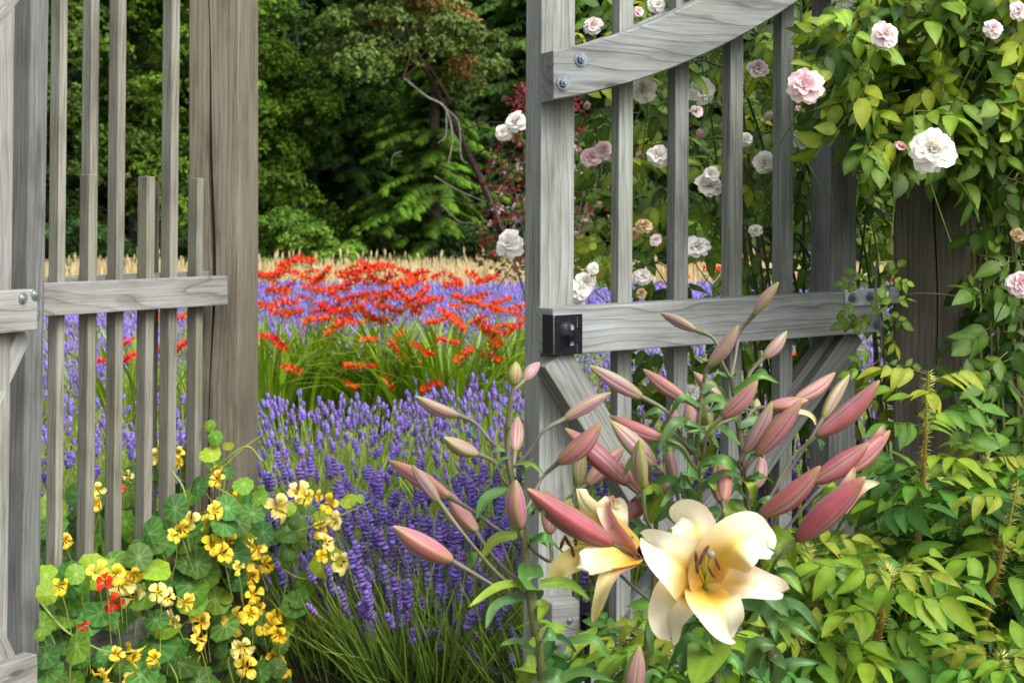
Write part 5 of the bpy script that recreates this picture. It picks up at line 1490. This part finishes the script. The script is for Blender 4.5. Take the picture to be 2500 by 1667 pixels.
# ------------------------------------------------------------------ the wood
def diamond(W=.6, droop=.2, c0=.9, c1=1.05):
    return np.array([(0, 0, 0), (.45, -W / 2, -.05 * droop), (1, 0, -droop), (.45, W / 2, .05)]), np.array([(0, 1, 2, 3)]), np.array([(c0,) * 3, (c0,) * 3, (c1,) * 3, (c1,) * 3])
def spray_broad(seed):
    """a twig end with six leaves"""
    r = random.Random(seed)
    return join(*[place(diamond(.62, .25), (r.uniform(-.25, .25), r.uniform(-.25, .25), r.uniform(-.15, .15)), rotz(k * 1.05 + r.uniform(-.3, .3)) @ roty(r.uniform(-.3, .8)) @ rotx(r.uniform(-.6, .6)), r.uniform(.38, .55)) for k in range(6)])
def spray_conifer(seed):
    """a flat feathered bough end"""
    r = random.Random(seed)
    g = [place(diamond(.16, .25, .75, 1.15), (0, 0, 0))]
    for k in range(5):
        s = .15 + .16 * k
        for sd in (1, -1):
            g.append(place(diamond(.26, .3, .75, 1.2), (s, 0, -.25 * s * s), rotz(sd * r.uniform(.7, 1.0)) @ roty(r.uniform(.0, .4)), .52 * (1 - .6 * s) * r.uniform(.8, 1.2)))
    return join(*g)
SB = [spray_broad(k) for k in range(3)]; SCN = [spray_conifer(k) for k in range(3)]

def scatter(protos, P, Ms, tone):
    rg = np.random.default_rng(len(P)); wh = rg.integers(0, len(protos), len(P)); gs = []
    for k, pr_ in enumerate(protos):
        m_ = wh == k
        if m_.any(): gs.append(stamp(pr_, P[m_], Ms[m_], tone[m_]))
    return join(*gs)

def trunk_geo(x, y, h, r0, col, lean=(0, 0), seed=0, limbs=6, spread=2.0, z0=1.5):
    r = random.Random(seed)
    g = [tube([(x, y, -.1), (x + lean[0] * .3 + r.uniform(-.1, .1), y + lean[1] * .3, h * .35), (x + lean[0] * .7, y + lean[1] * .7, h * .7), (x + lean[0], y + lean[1], h)], [r0 * 1.3, r0, r0 * .7, r0 * .15], 8, 16, col=col)]
    for k in range(limbs):
        z = z0 + (h * .85 - z0) * k / limbs; f = z / h; a = r.uniform(0, 6.28)
        c = np.array((x + lean[0] * f, y + lean[1] * f, z)); L = spread * (1 - .6 * f) * r.uniform(.7, 1.1)
        e = c + np.array((math.cos(a) * L, math.sin(a) * L * .8, L * r.uniform(.1, .5)))
        g.append(tube([c, (c + e) / 2 + np.array((0, 0, .1 * L)), e], [r0 * .4 * (1 - f * .5), r0 * .22, r0 * .06], 5, 8, col=col))
    return join(*g)

def broadleaf(x, y, h, spread, n_clump, per, col, label, seed, leaf=.26, zmin=.6, trunk=(.16, (.07, .06, .05)), name="broadleaf_tree", clump_r=(.7, 1.4), alt=None, altp=.15, group="trees along the edge of the wood", lean=(0, 0)):
    rg = np.random.default_rng(seed)
    root = empty(name, (x, y, 0), label, "tree", group)
    P, D, T = [], [], []
    for k in range(n_clump):
        z = rg.uniform(zmin, h); f = z / h
        rad = spread * (math.sin(math.pi * min(1, .25 + .68 * f)) ** .6)
        a = rg.uniform(0, 6.28); q = math.sqrt(rg.uniform(.15, 1)) * rad
        c = np.array([x + lean[0] * f + q * math.cos(a), y + lean[1] * f + q * math.sin(a) * .8, z])
        cr_ = rg.uniform(*clump_r)
        d = rg.normal(0, 1, (per, 3)); d /= np.linalg.norm(d, axis=1, keepdims=True)
        d[:, 2] = np.where(rg.random(per) < .65, np.abs(d[:, 2]), d[:, 2])
        pp = c + d * np.array([1.0, .9, .62]) * cr_ * rg.uniform(.55, 1.0, (per, 1))
        t = np.array(col) * rg.uniform(.75, 1.3)
        if alt is not None and rg.random() < altp: t = np.array(alt) * rg.uniform(.8, 1.2)
        P.append(pp); D.append(d + np.array([0, -.1, .5])); T.append(np.tile(t, (per, 1)) * rg.uniform(.65, 1.35, (per, 1)))
    P = np.concatenate(P); D = np.concatenate(D); T = np.concatenate(T)
    P[:, 2] = np.maximum(P[:, 2], .15)
    Ms = frames(D + rg.normal(0, .45, D.shape), roll=rg.uniform(0, 6.28, len(P))) * (leaf * rg.uniform(.7, 1.3, len(P)))[:, None, None]
    part("trunk", trunk_geo(x, y, h * .95, trunk[0], trunk[1], lean, seed, 9, spread * .9), M['bark'], root, (x, y, 0))
    part("crown", scatter(SB, P, Ms, T), M['tree'], root, (x, y, h / 2))
    return root

def conifer(x, y, h, spread, col, label, seed, zmin=.3, step=.34, per=9, sp=.55, tip=(1.5, 1.5, 1.1), droop=.35, group="trees along the edge of the wood", trunk=(.2, (.055, .045, .038))):
    rg = np.random.default_rng(seed)
    root = empty("conifer_tree", (x, y, 0), label, "tree", group)
    P, M_, T = [], [], []
    z = zmin
    boughs = []
    while z < h:
        f = z / h
        L = spread * (1 - f) ** .75 * (.75 + .25 * math.sin(3 * z))
        for k in range(6):
            a = rg.uniform(0, 6.28); Lb = L * rg.uniform(.6, 1.1)
            dirb = np.array([math.cos(a), math.sin(a), 0]); base = np.array([x, y, z])
            shade = rg.uniform(.75, 1.25)
            for j in range(per):
                s = (j + 1 + rg.uniform(-.3, .3)) / per
                c = base + dirb * Lb * s + np.array([0, 0, .12 * Lb * s - droop * Lb * s * s])
                for sd in (-1, 0, 1):
                    if sd == 0 and j < per - 2: continue
                    ang = a + sd * rg.uniform(.6, 1.1)
                    tl = -.15 - .5 * s * droop * 1.6 + rg.normal(0, .15)
                    X = np.array([math.cos(ang) * math.cos(tl), math.sin(ang) * math.cos(tl), math.sin(tl)])
                    Mx = leaf_rot(X, (rg.normal(0, .2), rg.normal(0, .2), 1.0))
                    P.append(c); M_.append(Mx * sp * rg.uniform(.7, 1.25) * (.7 + .5 * (1 - s)))
                    t = np.array(col) * shade * rg.uniform(.75, 1.25)
                    T.append(t * (np.array(tip) if s > .75 else 1.0))
        z += step * rg.uniform(.75, 1.25)
    part("trunk", trunk_geo(x, y, h, trunk[0], trunk[1], (0, 0), seed, 0), M['bark'], root, (x, y, 0))
    part("crown", scatter(SCN, np.array(P), np.array(M_), np.array(T)), M['tree'], root, (x, y, h / 2))
    return root

def gx(u, Y): return (u - CX) / F * Y
G1, G2, G3, G4 = (.045, .095, .012), (.070, .145, .014), (.085, .17, .014), (.035, .075, .014)
broadleaf(gx(330, 43), 43, 12.5, 4.2, 70, 130, G2, "rounded mid green broadleaf tree seen between the fence pickets", 21, .30)
broadleaf(gx(60, 41), 41, 12, 4.0, 60, 130, G1, "dark green broadleaf tree behind the slim square upright", 22, .30)
broadleaf(gx(560, 41.5), 41.5, 12, 3.2, 60, 130, G3, "yellowish green leafy tree behind the tall split post", 23, .28)
broadleaf(gx(720, 44), 44, 13, 3.6, 66, 130, G1, "tall deep green tree above the dark hollow in the wood", 24, .28, zmin=4.2)
conifer(gx(1060, 41), 41, 9.0, 4.2, (.070, .135, .014), "broad conifer with layered yellow green boughs in the gateway", 25, .2, .30, 12, .44)
conifer(gx(850, 45), 45, 14, 3.8, (.035, .078, .014), "tall dark conifer behind the layered one", 26, 1.0, .42, 8, .55)
conifer(gx(1300, 44), 44, 14, 4.0, (.042, .095, .018), "dark blue green conifer behind the gate stile", 27, .8, .40, 9, .55)
conifer(gx(1560, 43), 43, 14, 4.0, (.042, .09, .014), "dark conifer behind the gate bars", 28, .6, .42, 8, .7)
broadleaf(gx(1850, 43), 43, 12, 4.5, 60, 110, G1, "dark broadleaf tree behind the climbing rose", 29, .3)
broadleaf(gx(2250, 42), 42, 12, 4.5, 60, 110, G1, "dark green tree far behind the thick brown post", 30, .3)
broadleaf(gx(-350, 42), 42, 12, 4.5, 50, 100, G1, "dark green tree at the far end of the grass, beyond the fence", 31, .3)
mad = broadleaf(gx(1290, 38.5), 38.5, 9.5, 2.6, 54, 90, (.105, .155, .035), "olive leaved tree with bare grey limb over the layered conifer", 32, .26, zmin=5.2, trunk=(.09, (.028, .018, .014)), alt=(.20, .12, .03), altp=.22, clump_r=(.4, .9), lean=(-4.2, 0))
for pts, r_, c in ((((985, 190), (1040, 235), (1085, 262), (1105, 330), (1095, 400)), .05, (.24, .22, .21)), (((1085, 262), (1120, 300), (1125, 380), (1140, 400)), .03, (.26, .25, .24)), (((1090, 270), (1088, 330), (1070, 350)), .025, (.26, .25, .24)),
                   (((985, 190), (1000, 130), (960, 90)), .05, (.10, .06, .045)), (((985, 190), (1040, 160), (1100, 245)), .06, (.09, .05, .035)),
                   (((1060, 430), (1130, 470), (1230, 510)), .02, (.2, .18, .17)), (((1080, 500), (1120, 540), (1160, 545)), .02, (.2, .18, .17)), (((980, 370), (960, 380), (955, 410)), .015, (.2, .19, .18))):
    part("limb", tube([np.array(at(u, v, 38.2 - .3)) for u, v in pts], [r_ * .6, r_ * .5, r_ * .25], 6, 20, col=c), M['bark'], mad)
# low growth at the wood's foot
for i, (u, Y, h, sp_, c, lab) in enumerate(((690, 39, 2.0, 1.5, (.10, .185, .02), "low pale green shrub at the foot of the dark hollow"), (780, 38.5, 1.7, 1.3, (.10, .19, .02), "low leafy shrub between dark hollow and layered conifer"), (480, 40, 2.2, 1.8, (.040, .085, .018), "low shrub glimpsed behind the short pickets"),
                                          (200, 39, 2.0, 1.8, (.04, .085, .018), "low dark shrub seen past the tall pickets"), (1180, 40, 1.6, 1.4, (.03, .06, .014), "low dark shrub under the boughs beside the gate stile"))):
    broadleaf(gx(u, Y), Y, h, sp_, 18, 110, c, lab, 60 + i, .20, .3, (.03, (.08, .07, .05)), "shrub", (.35, .6), group="low shrubs at the foot of the wood")
    bpy.data.objects[[o.name for o in COL.objects if o.type == 'EMPTY'][-1]]["category"] = "shrub"
# red leaved shrub beyond the gate
def red_shrub():
    x, y = gx(1330, 13), 13.0
    rg = np.random.default_rng(77)
    root = empty("red_shrub", (x, y, 0), "straggly shrub with dark red and olive leaves behind the gate stile", "shrub")
    n = 900
    a = rg.uniform(0, 6.28, n); z = rg.uniform(1.0, 2.75, n)
    rad = .62 * np.sqrt(rg.uniform(.05, 1, n)) * np.interp(z, [1.0, 1.8, 2.8], [1.0, 1.0, .45])
    P = np.stack([x + rad * np.cos(a), y + rad * np.sin(a), z], 1)
    red = (rg.random(n) < np.interp(P[:, 0] - x, [-.6, .3], [.62, .25])) | (z > 2.35)
    T = np.where(red[:, None], np.array([[.15, .022, .026]]), np.array([[.065, .085, .02]])) * rg.uniform(.6, 1.5, (n, 1))
    pale = rg.random(n) < .10
    T[pale] = np.array([.34, .24, .26])
    Ms = frames(rg.normal(0, 1, (n, 3)) + np.array([0, -.5, .6]), roll=rg.uniform(0, 6.28, n)) * rg.uniform(.07, .12, n)[:, None, None]
    part("crown", scatter(SB, P, Ms, T), M['tree'], root)
    g = []
    for k in range(16):
        aa = rg.uniform(0, 6.28); e = np.array([x + .6 * math.cos(aa), y + .5 * math.sin(aa), rg.uniform(1.3, 2.7)])
        g.append(tube([(x + .1 * math.cos(aa), y, 0), (x + .2 * math.cos(aa), y + .1 * math.sin(aa), .9), e], [.018, .012, .003], 5, 9, col=(.13, .11, .10)))
    part("branches", join(*g), M['bark'], root, (x, y, 0))
red_shrub()
# the wood behind, one dark mass
def deep_wood():
    rg = np.random.default_rng(99)
    P, D, T = [], [], []
    for k in range(450):
        y = rg.uniform(49, 58); x = rg.uniform(-32, 32); z = rg.uniform(.5, 14.5); r_ = rg.uniform(1.8, 3.0)
        n = 130
        d = rg.normal(0, 1, (n, 3)); d /= np.linalg.norm(d, axis=1, keepdims=True)
        P.append(np.array([x, y, z]) + d * r_ * rg.uniform(.5, 1, (n, 1))); D.append(d + np.array([0, -.3, .3]))
        T.append(np.tile(np.array((.030, .062, .012)) * rg.uniform(.6, 1.3), (n, 1)) * rg.uniform(.6, 1.3, (n, 1)))
    P = np.concatenate(P); D = np.concatenate(D); T = np.concatenate(T)
    P[:, 2] = np.maximum(P[:, 2], .1)
    Ms = frames(D + rg.normal(0, .4, D.shape), roll=rg.uniform(0, 6.28, len(P))) * rg.uniform(.8, 1.35, len(P))[:, None, None]
    o = add_obj("deep_wood", make_mesh("deep_wood", *scatter(SB, P, Ms, T), M['tree']), world=(0, 0, 0))
    tag(o, "dark mass of forest closing the view behind the front trees", "wood", None, "stuff")
deep_wood()
